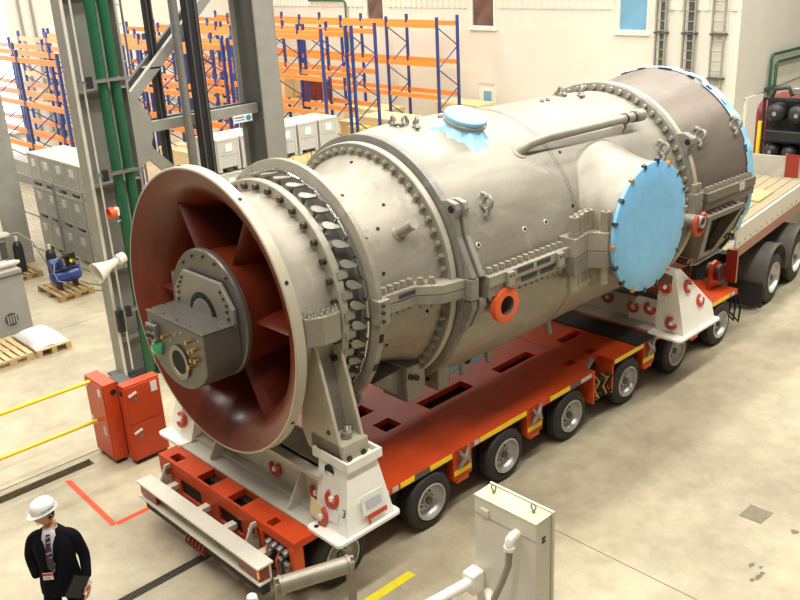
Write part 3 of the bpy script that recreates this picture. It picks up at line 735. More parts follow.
# hydraulic bay in the near front corner
for i in range(4):
    MB().cyl((-.70, .16+i*.11, .70), (-.60, .16+i*.11, .72), .042, n=10).build('valve', 'galvanised', T)
    MB().tube([(-.66, .16+i*.11, .70), (-.74, .16+i*.10, .60), (-.72, .17+i*.1, .42), (-.64, .18+i*.1, .36)], .014, 6).build('hydraulic_hose', 'trailer_bright' if i % 2 else 'under_black', T)
for i in range(3): MB().cyl((-.69, .08, .42+i*.08), (-.69, .26, .45+i*.08), .036, n=10).build('coupling', 'galvanised', T)
# bumper beam with lamps
B = MB().box(-1.06, -.84, .16, 2.86, .68, .705).box(-1.06, -.90, .16, 2.86, .47, .49).box(-.90, -.88, .16, 2.86, .49, .68).build('bumper_beam', 'beam_white', T, smooth=0)
for (a, b) in ((.18, .60), (2.44, 2.84)): MB().box(-1.03, -.90, a, b, .51, .67).build('tail_lamp', 'lamp_red', B, bevel=.01, smooth=0)
MB().box(-1.04, -1.028, .185, .215, .55, .64).build('amber_reflector', 'amber_glow', B, smooth=0)
MB().box(-.93, -.90, 1.15, 1.85, .55, .64).build('number_plate', 'paper_white', B, smooth=0)
MB().box(-.93, -.90, .68, .98, .55, .66).build('plate_label', 'paper_white', B, smooth=0)
for y in (1.08, 1.92): MB().box(-.96, -.90, y, y+.07, .53, .67).build('plate_lamp', 'under_black', B, bevel=.01)
MB().box(-1.0, -.90, .20, 2.80, .30, .47).build('rubber_skirt', 'rubber', B, smooth=0)
for y in (.45, 1.18, 1.75, 2.50):
    MB().box(-.88, -.64, y, y+.10, .55, .62).build('bumper_bracket', 'beam_white', B, smooth=0)
for y in (.72, 2.66):
    mb = MB().prism([(-.64, y, .40), (-.84, y, .52), (-.84, y, .62), (-.72, y, .86), (-.64, y, .86)], (0, .03, 0)); mb.build('bumper_bracket', 'cradle_grey', B, smooth=0)
    MB().cyl((-.70, y-.03, .78), (-.70, y+.06, .78), .045, n=14).build('pivot_pin', 'chrome', B)
for i in range(6):
    y = 1.36+i*.075
    MB().tube([(-.98+.055*math.cos(a), y+.075*a/(2*PI), .31+.085*math.sin(a)) for a in [k*PI/6 for k in range(13)]], .016, 6).build('coiled_hose', 'lamp_red', T)
# side fittings
for (a, b) in ((1.00, 1.24), (1.52, 1.93), (2.48, 3.46), (4.00, 4.48), (5.66, 6.46), (6.9, 7.9), (8.4, 9.3)): MB().box(a, b, -.008, .0, .825, .895).build('yellow_marking', 'yellow_strip', T, smooth=0)
for (a, b) in ((1.25, 1.51), (4.50, 4.74)): MB().box(a, b, -.008, .0, .82, .895).build('name_plate', 'label_dark', T, smooth=0)
for (a, b) in ((4.76, 5.02), (.70, .80), (.86, .96), (2.36, 2.46), (5.50+.14, 5.66), (9.35, 9.5)): MB().box(a, b, -.007, .0, .825, .89).build('reflector', 'reflector_white', T, smooth=0)
for (x0, x1) in ((1.95, 2.30), (3.48, 3.82), (6.46, 6.80), (7.95, 8.3)):
    P_ = MB().box(x0, x1, 0, .12, .46, .81).build('side_panel', 'trailer_red', T, smooth=0)
    MB().box(x0+.01, x1-.01, -.008, .0, .53, .60).build('yellow_marking', 'yellow_strip', P_, smooth=0)
    MB().box(x0+.06, x1-.06, .0, .09, .40, .46).build('panel_foot', 'trailer_bright', P_, smooth=0)
    c = (x0+x1)/2
    X = MB()
    X.tube([(c-.10, -.04, .90), (c-.04, -.05, .80), (c+.05, -.05, .76), (c+.11, -.04, .66)], [.02, .035, .035, .02], 8)
    X.tube([(c+.10, -.04, .92), (c+.03, -.05, .80), (c-.04, -.05, .74), (c-.11, -.04, .64)], [.02, .035, .035, .02], 8)
    X.build('lashing_hook', 'galvanised', P_)
# coupling bay between the two modules
for x in (5.085, 5.585): MB().box(x, x+.035, 0, .32, .34, .81).build('end_plate', 'trailer_bright', T, smooth=0)
MB().box(5.13, 5.58, .30, .33, .34, .80).build('bay_backing', 'under_black', T, smooth=0)
for i in range(6):
    x = 5.17+i*.07
    MB().tube([(x, .06, .80-.02*i), (x+.03, -.03, .68), (x-.02, .02, .55), (x+.03, -.02, .42), (x, .10, .33)], .016, 6).build('hydraulic_hose', 'under_black' if i % 3 else 'brass', T)
for i in range(8): MB().cyl((5.16+(i % 4)*.11, .10, .44+.2*(i//4)), (5.16+(i % 4)*.11, .0, .46+.2*(i//4)), .022, n=8).build('hose_fitting', ['brass', 'chrome', 'bolt_dark'][i % 3], T)
for i in range(4): MB().cyl((5.08+i*.07, .12+i*.03, .90), (5.10+i*.07, .10+i*.03, .985), .03, n=10).build('coupling_valve', 'galvanised', T)
# axles and wheels
def wheel_meshes(R, rr, w):
    ty = MB()
    ty.lathe([(0.03, rr), (0.0, rr+.03), (-.0, R-.10), (.02, R-.03), (.05, R-.004), (w*.24, R), (w*.25, R-.014), (w*.29, R-.014), (w*.30, R), (w*.48, R), (w*.485, R-.014), (w*.525, R-.014), (w*.53, R), (w*.72, R), (w*.725, R-.014), (w*.765, R-.014), (w*.77, R), (w-.05, R-.004), (w-.02, R-.03), (w, R-.10), (w, rr+.03), (w-.03, rr)], axis='Y', n=40)
    tm = ty.mesh('tyre', 'rubber', 30)
    rm = MB(); rm.lathe([(.0, rr+.012), (-.012, rr), (-.008, rr-.016), (.035, rr-.022), (.09, rr-.045), (.12, rr-.075), (.125, .085), (.07, .08), (.055, .07), (.055, 0)], axis='Y', n=32)
    rim = rm.mesh('rim', 'rim_silver', 40)
    hm = MB(); hm.lathe([(.06, .0), (.03, .045), (.03, .055), (.12, .06)], axis='Y', n=16)
    for i in range(8):
        a = 2*PI*i/8; hm.cyl((.115*math.cos(a), .125, .115*math.sin(a)), (.115*math.cos(a), .10, .115*math.sin(a)), .013, n=6)
    hub = hm.mesh('hub', 'hub_dark', 40)
    return tm, rim, hub
def wheel(ms, x, y, z, parent, flip=False):
    (tm, tc_), (rm, rc), (hm, hc) = ms
    s = -1 if flip else 1
    rot = Matrix.Rotation(PI, 3, 'Z') if flip else None
    w = inst('wheel', tm, (x, y+s*tc_.y, z), parent, rot)
    for nm, me, c in (('rim', rm, rc), ('hub', hm, hc)):
        o = bpy.data.objects.new(nm, me); COL.objects.link(o); o.parent = w; o.location = (0, c.y-tc_.y, c.z-tc_.z)
    return w
TW = wheel_meshes(.392, .245, .24)
for k in range(7):
    x = 1.5*k
    wheel(TW, x, -.03, .392, T); wheel(TW, x, .26, .392, T)
    wheel(TW, x, 2.98, .392, T, True); wheel(TW, x, 2.69, .392, T, True)
    MB().cyl((x, .1, .388), (x, .9, .388), .07, n=12).build('axle', 'under_black', T)
    MB().cyl((x, 2.05, .388), (x, 2.85, .388), .07, n=12).build('axle', 'under_black', T)
    MB().bar((x, .72, .40), (x+.42, .80, .78), .14, .16).build('swing_arm', 'trailer_dark', T, smooth=0)
    MB().bar((x, 2.23, .40), (x+.42, 2.15, .78), .14, .16).build('swing_arm', 'trailer_dark', T, smooth=0)
# far side beams, drawbar
MB().box(-.60, 9.55, 2.87, 2.94, .70, .81).build('side_rail', 'trailer_red', T, smooth=0)
MB().prism([(9.62, .75, .35), (10.2, 1.1, .35), (10.2, 1.85, .35), (9.62, 2.2, .35)], (0, 0, .5)).build('drawbar', 'trailer_red', T, smooth=0)
for y in (.35, 1.75):
    MB().prism([(9.2, y, .90), (9.62, y, .90), (9.62, y, 1.32), (9.45, y, 1.42), (9.3, y, 1.38)], (0, .06, 0)).build('drawbar_lug', 'trailer_red', T, smooth=0)
MB().cyl((9.46, .25, 1.2), (9.46, .5, 1.2), .16, n=20).build('winch_drum', 'trailer_dark', T)
for i in range(3): MB().tube([(9.6, .12+.1*i, .75), (9.85+.05*i, .1+.1*i, .7), (9.9, .05+.1*i, .45), (9.75, .1*i, .2), (9.62, .1+.1*i, .4)], .02, 8).build('hydraulic_hose', 'under_black', T)
# loose mats and boards lying on the deck
tag(MB().box(6.28, 6.80, -.02, 2.90, .903, .925).build('rubber_mat', 'mat_black', bevel=.004, smooth=0), 'black rubber mat laid across the trailer deck', 'mat')
t = tag(MB().box(1.22, 1.60, 1.35, 1.6, .903, .93).build('plywood_board', 'wood_mat', smooth=0), 'speckled plywood scrap on the deck under the compressor', 'board')
tag(MB().prism([(.75, 1.0, .904), (1.5, 1.36, .904), (1.25, 2.4, .904), (.72, 2.6, .904)], (0, 0, .012)).build('pink_sheet', 'pink_film', smooth=0), 'pink plastic sheet on the deck behind the support leg', 'sheet')

# ================================================================== CRADLES
def cring(parent, p, n, rot=0.0, R=.088):
    """red C-shaped lashing ring on a face at p with outward normal n"""
    n = Vector(n).normalized(); u = Vector((0, 0, 1)); u = (u-n*u.dot(n)).normalized(); v = n.cross(u)
    p = Vector(p)+n*.02
    pts = [p+R*(math.cos(a+rot)*v+math.sin(a+rot)*u) for a in [math.radians(-140+280*i/14+0) for i in range(15)]]
    o = MB().tube(pts, .028, 8).build('lashing_ring', 'ring_red', parent); o['label'] = 'red C-shaped lashing ring'
    MB().box(p.x-.03, p.x+.03, p.y-.03, p.y+.03, p.z-.03, p.z+.03).build('ring_anchor', 'cradle_white', parent, bevel=.008)
F = empty('turbine_cradle', (.1, 1.475, .90), 'white steel cradle with collared pedestals under the intake end', 'cradle')
def plate_round(x0, x1, y0, y1, z0, z1, r):
    pts = []
    for (cx, cy, a) in ((x1-r, y1-r, 0), (x0+r, y1-r, 90), (x0+r, y0+r, 180), (x1-r, y0+r, 270)):
        for i in range(5): q = math.radians(a+i*22.5); pts.append((cx+r*math.cos(q), cy+r*math.sin(q), z0))
    return MB().prism(pts, (0, 0, z1-z0))
plate_round(-.38, .58, -.46, .13, .902, .94, .06).build('foot_plate', 'cradle_white', F, smooth=0)
plate_round(-.38, .58, 2.83, 3.42, .902, .94, .06).build('foot_plate', 'cradle_white', F, smooth=0)
MB().box(-.36, .56, .13, 2.83, .903, .93).build('base_flange', 'cradle_grey', F, smooth=0)
MB().box(-.03, .01, .10, 2.85, .93, 1.50).build('web', 'cradle_grey', F, smooth=0)
MB().box(-.16, .42, .10, 2.85, 1.44, 1.50).build('top_flange', 'cradle_grey', F, smooth=0)
MB().box(.33, .37, .10, 2.85, .93, 1.44).build('web', 'cradle_grey', F, smooth=0)
MB().box(-.14, -.03, .13, 2.83, .93, .99).build('base_ledge', 'cradle_grey', F, smooth=0)
for y in (.52, 2.20): MB().prism([(-.03, y, .93), (-.30, y, .93), (-.30, y, .98), (-.08, y, 1.36), (-.03, y, 1.36)], (0, .03, 0)).build('gusset', 'cradle_grey', F, smooth=0)
for sgn in (0, 1):
    Y = (lambda y: y) if sgn == 0 else (lambda y: 2.95-y)
    b = [(-.22, Y(-.42), .94), (.50, Y(-.42), .94), (.50, Y(.14), .94), (-.22, Y(.14), .94)]
    tp = [(-.02, Y(-.26), 1.72), (.40, Y(-.26), 1.72), (.40, Y(.22), 1.72), (-.02, Y(.22), 1.72)]
    ped = MB().hexa(b, tp).build('pedestal', 'cradle_white', F, smooth=0)
    col = MB()
    ya, yb = sorted((Y(-.32), Y(.30)))
    col.box(-.06, .46, ya, ya+.035, 1.66, 1.77).box(-.06, .46, yb-.035, yb, 1.66, 1.77).box(-.06, -.03, ya+.035, yb-.035, 1.66, 1.77).box(.425, .46, ya+.035, yb-.035, 1.66, 1.77)
    col.build('collar', 'cradle_white', F, smooth=0)
    if sgn == 0:
        MB().lathe([(0, .075), (.012, .075), (.012, 0)], (-.075, -.0, 1.58), 'X', 20).build('hand_hole', 'deep_dark', ped)
        cring(ped, (-.125, -.10, 1.28), (-1, 0, .25), -PI/2); cring(ped, (-.20, .02, 1.04), (-1, 0, .25), PI*.8)
        MB().prism([(-.172, -.02, 1.17), (-.166, -.25, 1.20), (-.202, -.25, 1.05), (-.210, -.02, 1.02)], (-.008, 0, 0)).build('paper_note', 'paper_white', ped, smooth=0)
        MB().prism([(-.225, .17, 1.24), (-.205, .0, 1.18), (-.235, .0, .98), (-.26, .17, 1.04)], (-.008, 0, 0)).build('paper_note', 'paper_yellow', ped, smooth=0)
        nt_ = MB().prism([(.04, -.375, 1.33), (.36, -.375, 1.33), (.37, -.42, 1.10), (.03, -.42, 1.10)], (0, -.008, 0)).build('paper_note', 'paper_white', ped, smooth=0)
        MB().prism([(.10, -.398, 1.27), (.32, -.398, 1.27), (.32, -.418, 1.16), (.10, -.418, 1.16)], (0, -.004, 0)).build('note_print', 'paper_print', nt_, smooth=0)
        h = MB(); 
        h.prism([(.09, -.432, 1.07), (.12, -.432, 1.07), (.12, -.44, .98), (.09, -.44, .98)], (0, -.006, 0))
        h.prism([(.09, -.428, 1.095), (.38, -.428, 1.095), (.38, -.434, 1.04), (.09, -.434, 1.04)], (0, -.006, 0))
        h.build('red_marking', 'ring_red', ped, smooth=0)
        me = text_mesh('3', .13, 'stencil'); me.transform(Matrix.Rotation(PI/2, 4, 'X')); me.transform(Matrix.Rotation(-PI/2, 4, 'Z'))
        me.transform(Matrix.Rotation(.25, 4, 'Y'))
        inst('number', me, (-.168, -.325, 1.19), ped)
        MB().lathe([(0, .03), (.004, .03), (.004, 0)], (-.30, .03, .94), 'Z', 14).build('plate_hole', 'deep_dark', F)
    else:
        cring(ped, (-.12, Y(.02), 1.42), (-1, 0, .25), PI*.5+PI); cring(ped, (-.17, Y(-.1), 1.18), (-1, 0, .25), PI)
for y in (.30, 1.10, 1.95, 2.60): cring(F, (-.04, y, 1.15), (-1, 0, 0), -PI/2-.2)

R_ = empty('turbine_cradle', (7.4, 1.475, .90), 'white triangular steel cradle with red rings under the exhaust end', 'cradle')
plate_round(6.78, 8.10, -.47, .16, .903, .94, .07).build('foot_plate', 'cradle_white', R_, smooth=0)
plate_round(6.78, 8.10, 2.80, 3.42, .903, .94, .07).build('foot_plate', 'cradle_white', R_, smooth=0)
MB().box(6.9, 8.0, .16, 2.80, .903, .93).build('base_flange', 'cradle_grey', R_, smooth=0)
MB().box(7.25, 7.29, .1, 2.85, .93, 1.30).build('web', 'cradle_grey', R_, smooth=0)
MB().box(7.6, 7.64, .1, 2.85, .93, 1.30).build('web', 'cradle_grey', R_, smooth=0)
for sgn in (0, 1):
    Y = (lambda y: y) if sgn == 0 else (lambda y: 2.95-y)
    b = [(7.0, Y(-.40), .94), (8.0, Y(-.40), .94), (8.0, Y(.12), .94), (7.0, Y(.12), .94)]
    m_ = [(7.0, Y(-.34), 1.25), (7.98, Y(-.34), 1.22), (7.98, Y(.12), 1.22), (7.0, Y(.12), 1.25)]
    tp = [(7.0, Y(-.17), 2.02), (7.18, Y(-.17), 2.0), (7.18, Y(.06), 2.0), (7.0, Y(.06), 2.02)]
    ped = MB().hexa(b, m_).hexa(m_, tp).build('pedestal', 'cradle_white', R_, smooth=0)
    MB().prism([(7.14, Y(.12), .94), (7.14, Y(.72), .94), (7.14, Y(.72), 1.12), (7.14, Y(.55), 1.38), (7.14, Y(.12), 1.38)], (.04, 0, 0)).build('gusset', 'cradle_white', R_, smooth=0)
    if sgn == 0:
        cring(ped, (6.985, -.18, 1.12), (-1, 0, 0), -.6); cring(ped, (6.985, -.04, 1.72), (-1, 0, 0), -PI/2)
        cring(ped, (7.30, -.235, 1.68), (0, -1, .2), .6); cring(ped, (7.62, -.30, 1.36), (0, -1, .2), -.9)
        MB().prism([(6.99, -.06, 1.56), (6.99, .10, 1.56), (6.99, .10, 1.44), (6.99, -.06, 1.44)], (-.01, 0, 0)).build('paper_note', 'paper_white', ped, smooth=0)
for y, z in ((.30, 1.22), (.62, 1.18), (1.2, 1.18), (1.75, 1.18)): cring(R_, (7.12 if y < .7 else 7.23, y, z), (-1, 0, 0), -PI/2+(.5 if y < .5 else 0))

# ================================================================== TRUCK (yawed against the trailer)
K = empty('ballast_tractor', (0, 0, 0), 'heavy truck tractor with white sided load bed at the right edge', 'truck')
KW = wheel_meshes(.52, .31, .30)
for x in (0, 1.47):
    wheel(KW, x, 0, .52, K); wheel(KW, x, .34, .52, K); wheel(KW, x, 2.5, .52, K, True); wheel(KW, x, 2.16, .52, K, True)
    MB().cyl((x, .3, .52), (x, 2.2, .52), .09, n=12).build('axle', 'under_black', K)
    for (ya, yb) in ((-.02, .66), (1.84, 2.52)):
        fb = MB(); n = 20; w_ = 9
        for i in range(n+1):
            a = PI*(-.02+1.04*i/n); rr = .66
            for j in range(w_+1):
                r3 = rr+(.012 if j % 2 else 0)
                fb.v.append((x-r3*math.cos(a), ya+(yb-ya)*j/w_, .56+r3*math.sin(a)*.98))
        for i in range(n):
            for j in range(w_): q = i*(w_+1)+j; fb.face((q, q+1, q+w_+2, q+w_+1))
        fb.build('mudguard', 'fender_dust', K, smooth=50, fix=False)
        # rolled outer rim of the mudguard
        yo = ya if ya < 1 else yb
        MB().tube([(x-.66*math.cos(PI*(-.02+1.04*i/20)), yo, .56+.66*.98*math.sin(PI*(-.02+1.04*i/20))) for i in range(21)], .022, 6).build('mudguard_rim', 'fender_dust', K)
MB().box(-.70, -.67, -.02, .66, .10, .60).build('mud_flap', 'rubber', K, smooth=0)
for y in (.85, 1.55): MB().box(-1.9, 6.5, y, y+.10, .80, 1.10).build('chassis_rail', 'under_black', K, smooth=0)
MB().box(-1.9, 4.0, .18, 2.36, 1.50, 1.56).build('bed_floor', 'bed_wood', K, smooth=0)
bw = None
for i in range(9): MB().box(-1.9, 4.0, .22+i*.235, .44+i*.235, 1.56, 1.58).build('plank', 'bed_wood', K, smooth=0)
sb = MB().box(-1.9, 4.0, .16, .20, 1.62, 2.0).build('side_board', 'beam_white', K, smooth=0)
for i in range(20): MB().cyl((-1.75+i*.3, .16, 1.70), (-1.75+i*.3, .153, 1.70), .022, n=8).build('rivet', 'truck_grey', sb)
MB().box(-1.9, 4.0, .15, .22, 1.44, 1.62).build('side_rail', 'lamp_red', K, smooth=0)
MB().box(-1.9, 4.0, 2.34, 2.38, 1.56, 2.0).build('side_board', 'beam_white', K, smooth=0)
fb = MB().box(3.96, 4.02, .16, 2.38, 1.56, 2.05).build('head_board', 'truck_board', K, smooth=0)
MB().box(3.93, 3.96, .85, 1.15, 1.58, 2.12).build('red_panel', 'lamp_red', fb, smooth=0)
MB().box(-1.95, -1.88, .10, .30, 1.0, 1.62).build('bed_post', 'lamp_red', K, smooth=0)
MB().box(-1.95, -1.88, 2.2, 2.38, 1.0, 1.62).build('bed_post', 'lamp_red', K, smooth=0)
for i, (x, y) in enumerate(((-.8, .9), (.3, 1.4), (1.5, .9))):
    MB().box(x, x+.9, y, y+.55, 1.582, 1.62).build('loose_board', 'wood_mat', K, smooth=0)
# cab with equipment rack
cb = MB(); pr2 = [(5.5, 1.0), (5.45, 2.75), (5.55, 2.95), (5.9, 3.05), (7.4, 3.0), (7.6, 2.4), (7.65, 1.0)]
cb.prism([(x, .02, z) for x, z in pr2], (0, 2.42, 0)); cb.build('cab', 'truck_maroon', K, bevel=.08)
rk = MB()
for y in (-.1, 1.0, 1.98): rk.box(4.7, 4.76, y, y+.06, 1.1, 3.25)
for z in (1.1, 2.2, 3.2): rk.box(4.7, 4.76, -.1, 2.04, z, z+.06)
rk.build('equipment_frame', 'engine_black', K, smooth=0)
MB().box(5.0, 5.24, -.1, 2.02, 1.1, 3.2).build('equipment_back', 'engine_black', K, smooth=0)
for y, z, r in ((1.72, 2.9, .23), (1.22, 2.88, .23), (.75, 2.85, .18), (.3, 2.9, .22), (1.75, 1.98, .19), (1.33, 1.95, .19), (.85, 2.0, .15), (.72, 2.42, .2), (.3, 1.95, .18)):
    o = MB().lathe([(0, 0), (.02, r*.5), (.06, r*.85), (.12, r), (.5, r)], (4.6, y, z), 'X', 20).build('air_tank', 'engine_black', K)
    MB().cyl((4.6, y, z), (4.585, y, z), r*.22, n=10).build('tank_cap', 'steel_grey', o)
MB().box(4.6, 5.1, .95, 1.9, 2.25, 2.5).build('tool_tray', 'engine_black', K, bevel=.02)
MB().box(4.75, 5.15, .6, 1.4, 3.35, 3.5).build('top_box', 'galvanised', K, bevel=.02)
MB().tube([(4.8, 1.9, 3.2), (4.8, 1.8, 3.45), (4.8, 1.5, 3.5), (4.8, 1.4, 3.3)], .05, 8).build('exhaust_elbow', 'engine_black', K)
MB().lathe([(0, .09), (.12, .09), (.17, .05), (.18, 0)], (5.2, .55, 3.5), 'Z', 16).build('beacon', 'orange_ring', K)
MB().cyl((4.35, 1.95, 1.2), (4.35, 1.95, 2.75), .045, n=10).build('yellow_post', 'rail_yellow', K)
MB().box(4.1, 4.65, .2, 2.3, 1.45, 1.6).build('step_grating', 'galvanised', K, smooth=0)
for i in range(5): MB().cyl((4.2, .5+i*.35, 1.6), (4.2, .7+i*.35, 1.72), .06, n=10).build('coupling', 'galvanised' if i % 2 else 'engine_black', K)
K.location = (11.55, .19, 0); K.rotation_euler = (0, 0, math.radians(7))

# ================================================================== GAS TURBINE (local frame: X = shaft axis, -Y = near side)
G = empty('gas_turbine', (0, 0, 0), 'huge grey gas turbine with red intake bell lying on the trailer', 'turbine')
def pol(x, R, deg):
    a = math.radians(deg); return Vector((x, -R*math.cos(a), R*math.sin(a)))
def rotx(deg):
    """matrix turning local +Z into the radial direction at angle deg (0 = -Y, 90 = +Z)"""
    return Matrix.Rotation(math.radians(90-deg), 3, 'X')
# -- intake bell
bell = MB(); bell.lathe([(-.512, 1.66), (-.515, 1.678), (-.505, 1.69), (-.39, 1.695), (-.37, 1.66), (-.36, 1.53), (-.30, 1.44), (-.18, 1.355), (-.03, 1.295), (.12, 1.268), (.26, 1.26), (.36, 1.26)], n=128)
IB = bell.build('intake_bell', ['lip_paint', 'casing_paint'], G)
for p_ in IB.data.polygons:
    if p_.center.x > -.362-WL[IB].x: p_.material_index = 1
inn = []
for i in range(21):
    x = -.51+.96*i/20; q = (.45-x)/.96
    inn.append((x, 1.14+.52*(1-math.sqrt(max(0, 1-q*q*.995)))/(1-math.sqrt(.005))))
inn += [(.70, 1.13), (.95, 1.12)]
MB().lathe(inn, n=128).build('bell_lining', 'bell_red', G)
MB().lathe([(.94, 1.13), (.94, 0.0)], n=64).build('dark_end_disc', 'deep_dark', G)  # near-black disc standing in for the shade deep in the intake
for d_ in (2, 42, 82): pass
me, c = MB().cyl((0, 0, 0), (0, 0, .02), .022, n=10).mesh('rim_hole', 'deep_dark')
for d_ in (-32, 25, 60, 100): inst('rim_hole', me, pol(-.45, 1.69, d_), G, rotx(d_))
# hub body and struts
MB().lathe([(-.44, .66), (-.40, .70), (-.2, .70), (.0, .69), (.95, .66)], n=72).build('hub_body', 'bell_red', G)
MB().lathe([(-.46, .0), (-.46, .70), (-.47, .745), (-.45, .76), (-.40, .76), (-.39, .70)], n=72).build('bearing_ring', 'bearing_grey', G)
sm = MB()
L_ = .95
prof = [(-.30, 0), (-.27, .022), (-.15, .045), (.1, .055), (.5, .045), (.85, .01), (.85, -.01), (.5, -.045), (.1, -.055), (-.15, -.045), (-.27, -.022)]
def strut(deg):
    a = math.radians(deg); rad = Vector((0, -math.cos(a), math.sin(a))); tan = Vector((0, math.sin(a), math.cos(a)))
    m_ = MB(); k = len(prof)
    for (R, sw) in ((.62, .0), (1.0, -.01), (1.16, -.02), (1.45, -.03)):
        for (x, t_) in prof:
            rr = R
            m_.v.append(tuple(Vector((x, 0, 0))+rad*rr+tan*t_))
    for j in range(3):
        for i in range(k): m_.face((j*k+i, j*k+(i+1) % k, (j+1)*k+(i+1) % k, (j+1)*k+i))
    m_.face(list(range(k))); m_.face([3*k+i for i in range(k)][::-1])
    # trim the outer end against the lining curve
    out = []
    for v in m_.v:
        v = Vector(v); R = math.hypot(v.y, v.z); q = max(0, min(1, (.45-v.x)/.96))
        lim = 1.14+.52*(1-math.sqrt(max(0, 1-q*q*.995)))/(1-math.sqrt(.005))+.004
        if R > lim: v = Vector((v.x, v.y*lim/R, v.z*lim/R))
        out.append(tuple(v))
    m_.v = out
    return m_.build('intake_strut', 'strut_red', G, smooth=40)
for d_ in (1, 61, 121, 181, 241, 301): strut(d_)
# bearing housing: upper plate, shaft end, projecting lower box
hw, Rb = .60, .755
pts = [(-.475, -hw, .0), (-.475, -hw, .20), (-.475, -.38, .46), (-.475, .38, .46), (-.475, hw, .20), (-.475, hw, .0)]
UP = MB().prism(pts, (-.05, 0, 0)).build('upper_cover', 'bearing_plate', G, bevel=.008, smooth=0)
me, c = MB().cyl((0, 0, 0), (-.02, 0, 0), .017, n=8).mesh('bolt', 'bolt_dark')
for (y, z) in ((-.52, .08), (-.50, .16), (-.50, .23), (-.45, .30), (-.40, .37), (.52, .08), (.50, .16), (.50, .23), (.45, .30), (.40, .37)): inst('bolt', me, (-.535, y, z), UP)
for d_ in (50, 70, 90, 110, 130): inst('bolt', me, pol(-.47, .68, d_), G)
MB().cyl((-.525, 0, .0), (-.535, 0, .0), .27, n=40, rin=.2).build('shaft_seal', 'deep_dark', UP)
MB().cyl((-.50, 0, .0), (-.55, 0, .0), .20, n=40).build('shaft_end', 'bearing_plate', UP)
for i in range(14):
    d_ = 20+i*140/13; inst('bolt', me, pol(-.535, .235, d_), UP)
lb = MB(); xs0, xs1 = -.92, -.46
arc = [(-hw, .02), (-hw, -.30)]+[(-.73*math.cos(math.radians(a)), -.73*math.sin(math.radians(a))-.03) for a in range(35, 150, 10)]+[(hw, -.30), (hw, .02)]
lb.prism([(xs0, y, z) for y, z in arc], (xs1-xs0, 0, 0))
LBX = lb.build('bearing_box', 'bearing_grey', G, bevel=.01, smooth=40)
MB().box(xs0-.01, xs1, -hw-.005, hw+.005, .02, .035).build('box_lid', 'bearing_grey', LBX, bevel=.004, smooth=0)
me2, c2 = MB().cyl((0, 0, 0), (0, 0, .012), .014, n=8).mesh('lid_screw', 'chrome')
for x in (-.88, -.7, -.52):
    for y in (-.56, .56): inst('lid_screw', me2, (x, y, .042), LBX)
for y in (-.28, 0, .28): inst('lid_screw', me2, (-.88, y, .042), LBX)
MB().lathe([(-.945, .205), (-.945, .15), (-.93, .14), (-.91, .14), (-.91, 0)], (0, -.05, -.44), 'X', 32).build('box_port', 'bearing_plate', LBX)
MB().cyl((-.915, -.05, -.44), (-.935, -.05, -.44), .145, n=32).build('port_hole', 'deep_dark', LBX)
me3, c3 = MB().cyl((0, 0, 0), (-.06, 0, 0), .025, n=10).mesh('brass_plug', 'brass')
for (y, z) in ((-.30, -.12), (-.34, -.22), (-.42, -.18), (-.36, -.32), (-.45, -.30), (-.30, -.42), (.22, -.2)): inst('brass_plug', me3, (-.945, y, z), LBX)
me4, c4 = MB().cyl((0, 0, 0), (-.012, 0, 0), .012, n=8).mesh('screw', 'chrome')
for (y, z) in ((-.15, -.06), (-.02, -.1), (.14, -.16), (.30, -.30), (.42, -.2), (.50, -.08), (.10, -.22), (-.5, -.06)): inst('screw', me4, (-.925, y, z), LBX)
MB().box(-.98, -.92, .36, .56, -.30, -.10).build('terminal_box', 'galvanised', LBX, bevel=.008)
me5, c5 = MB().cyl((0, 0, 0), (-.03, 0, 0), .02, n=8).mesh('terminal', 'bolt_dark')
for i in range(3):
    for j in range(2): inst('terminal', me5, (-.99, .41+i*.055, -.25+j*.09), LBX)
MB().lathe([(0, 0), (.02, .07), (.06, .10), (.11, .10), (.15, .07), (.17, 0)], (-1.0, .42, -.40), 'X', 18).build('sight_glass', 'green_glass', LBX)

# -- variable guide vane section
FL = MB().lathe([(.355, 1.22), (.355, 1.39), (.365, 1.40), (.45, 1.40), (.46, 1.30)], n=128).build('front_flange', 'casing_paint', G)
hb_, hc_ = MB().cyl((0, 0, 0), (-.055, 0, 0), .040, .036, n=8).mesh('flange_bolt', 'bolt_dark')
for i in range(36): inst('flange_bolt', hb_, pol(.328, 1.325, i*10), FL)
cren, cc = MB().hexa([(-.05, -.055, -.03), (.09, -.055, -.03), (.09, .055, -.03), (-.05, .055, -.03)], [(-.05, -.045, .05), (.09, -.045, .05), (.09, .045, .05), (-.05, .045, .05)]).mesh('flange_tooth', 'lever_paint', 0)
for i in range(38):
    d_ = -9+i*360/38
    if 25 < (d_ % 360) < 100: continue
    inst('flange_tooth', cren, pol(.46, 1.375, d_+2), FL, rotx(d_+2))
MB().lathe([(.44, 1.30), (.50, 1.31), (.62, 1.31), (.74, 1.27)], n=128).build('vane_casing', 'vane_ring', G)
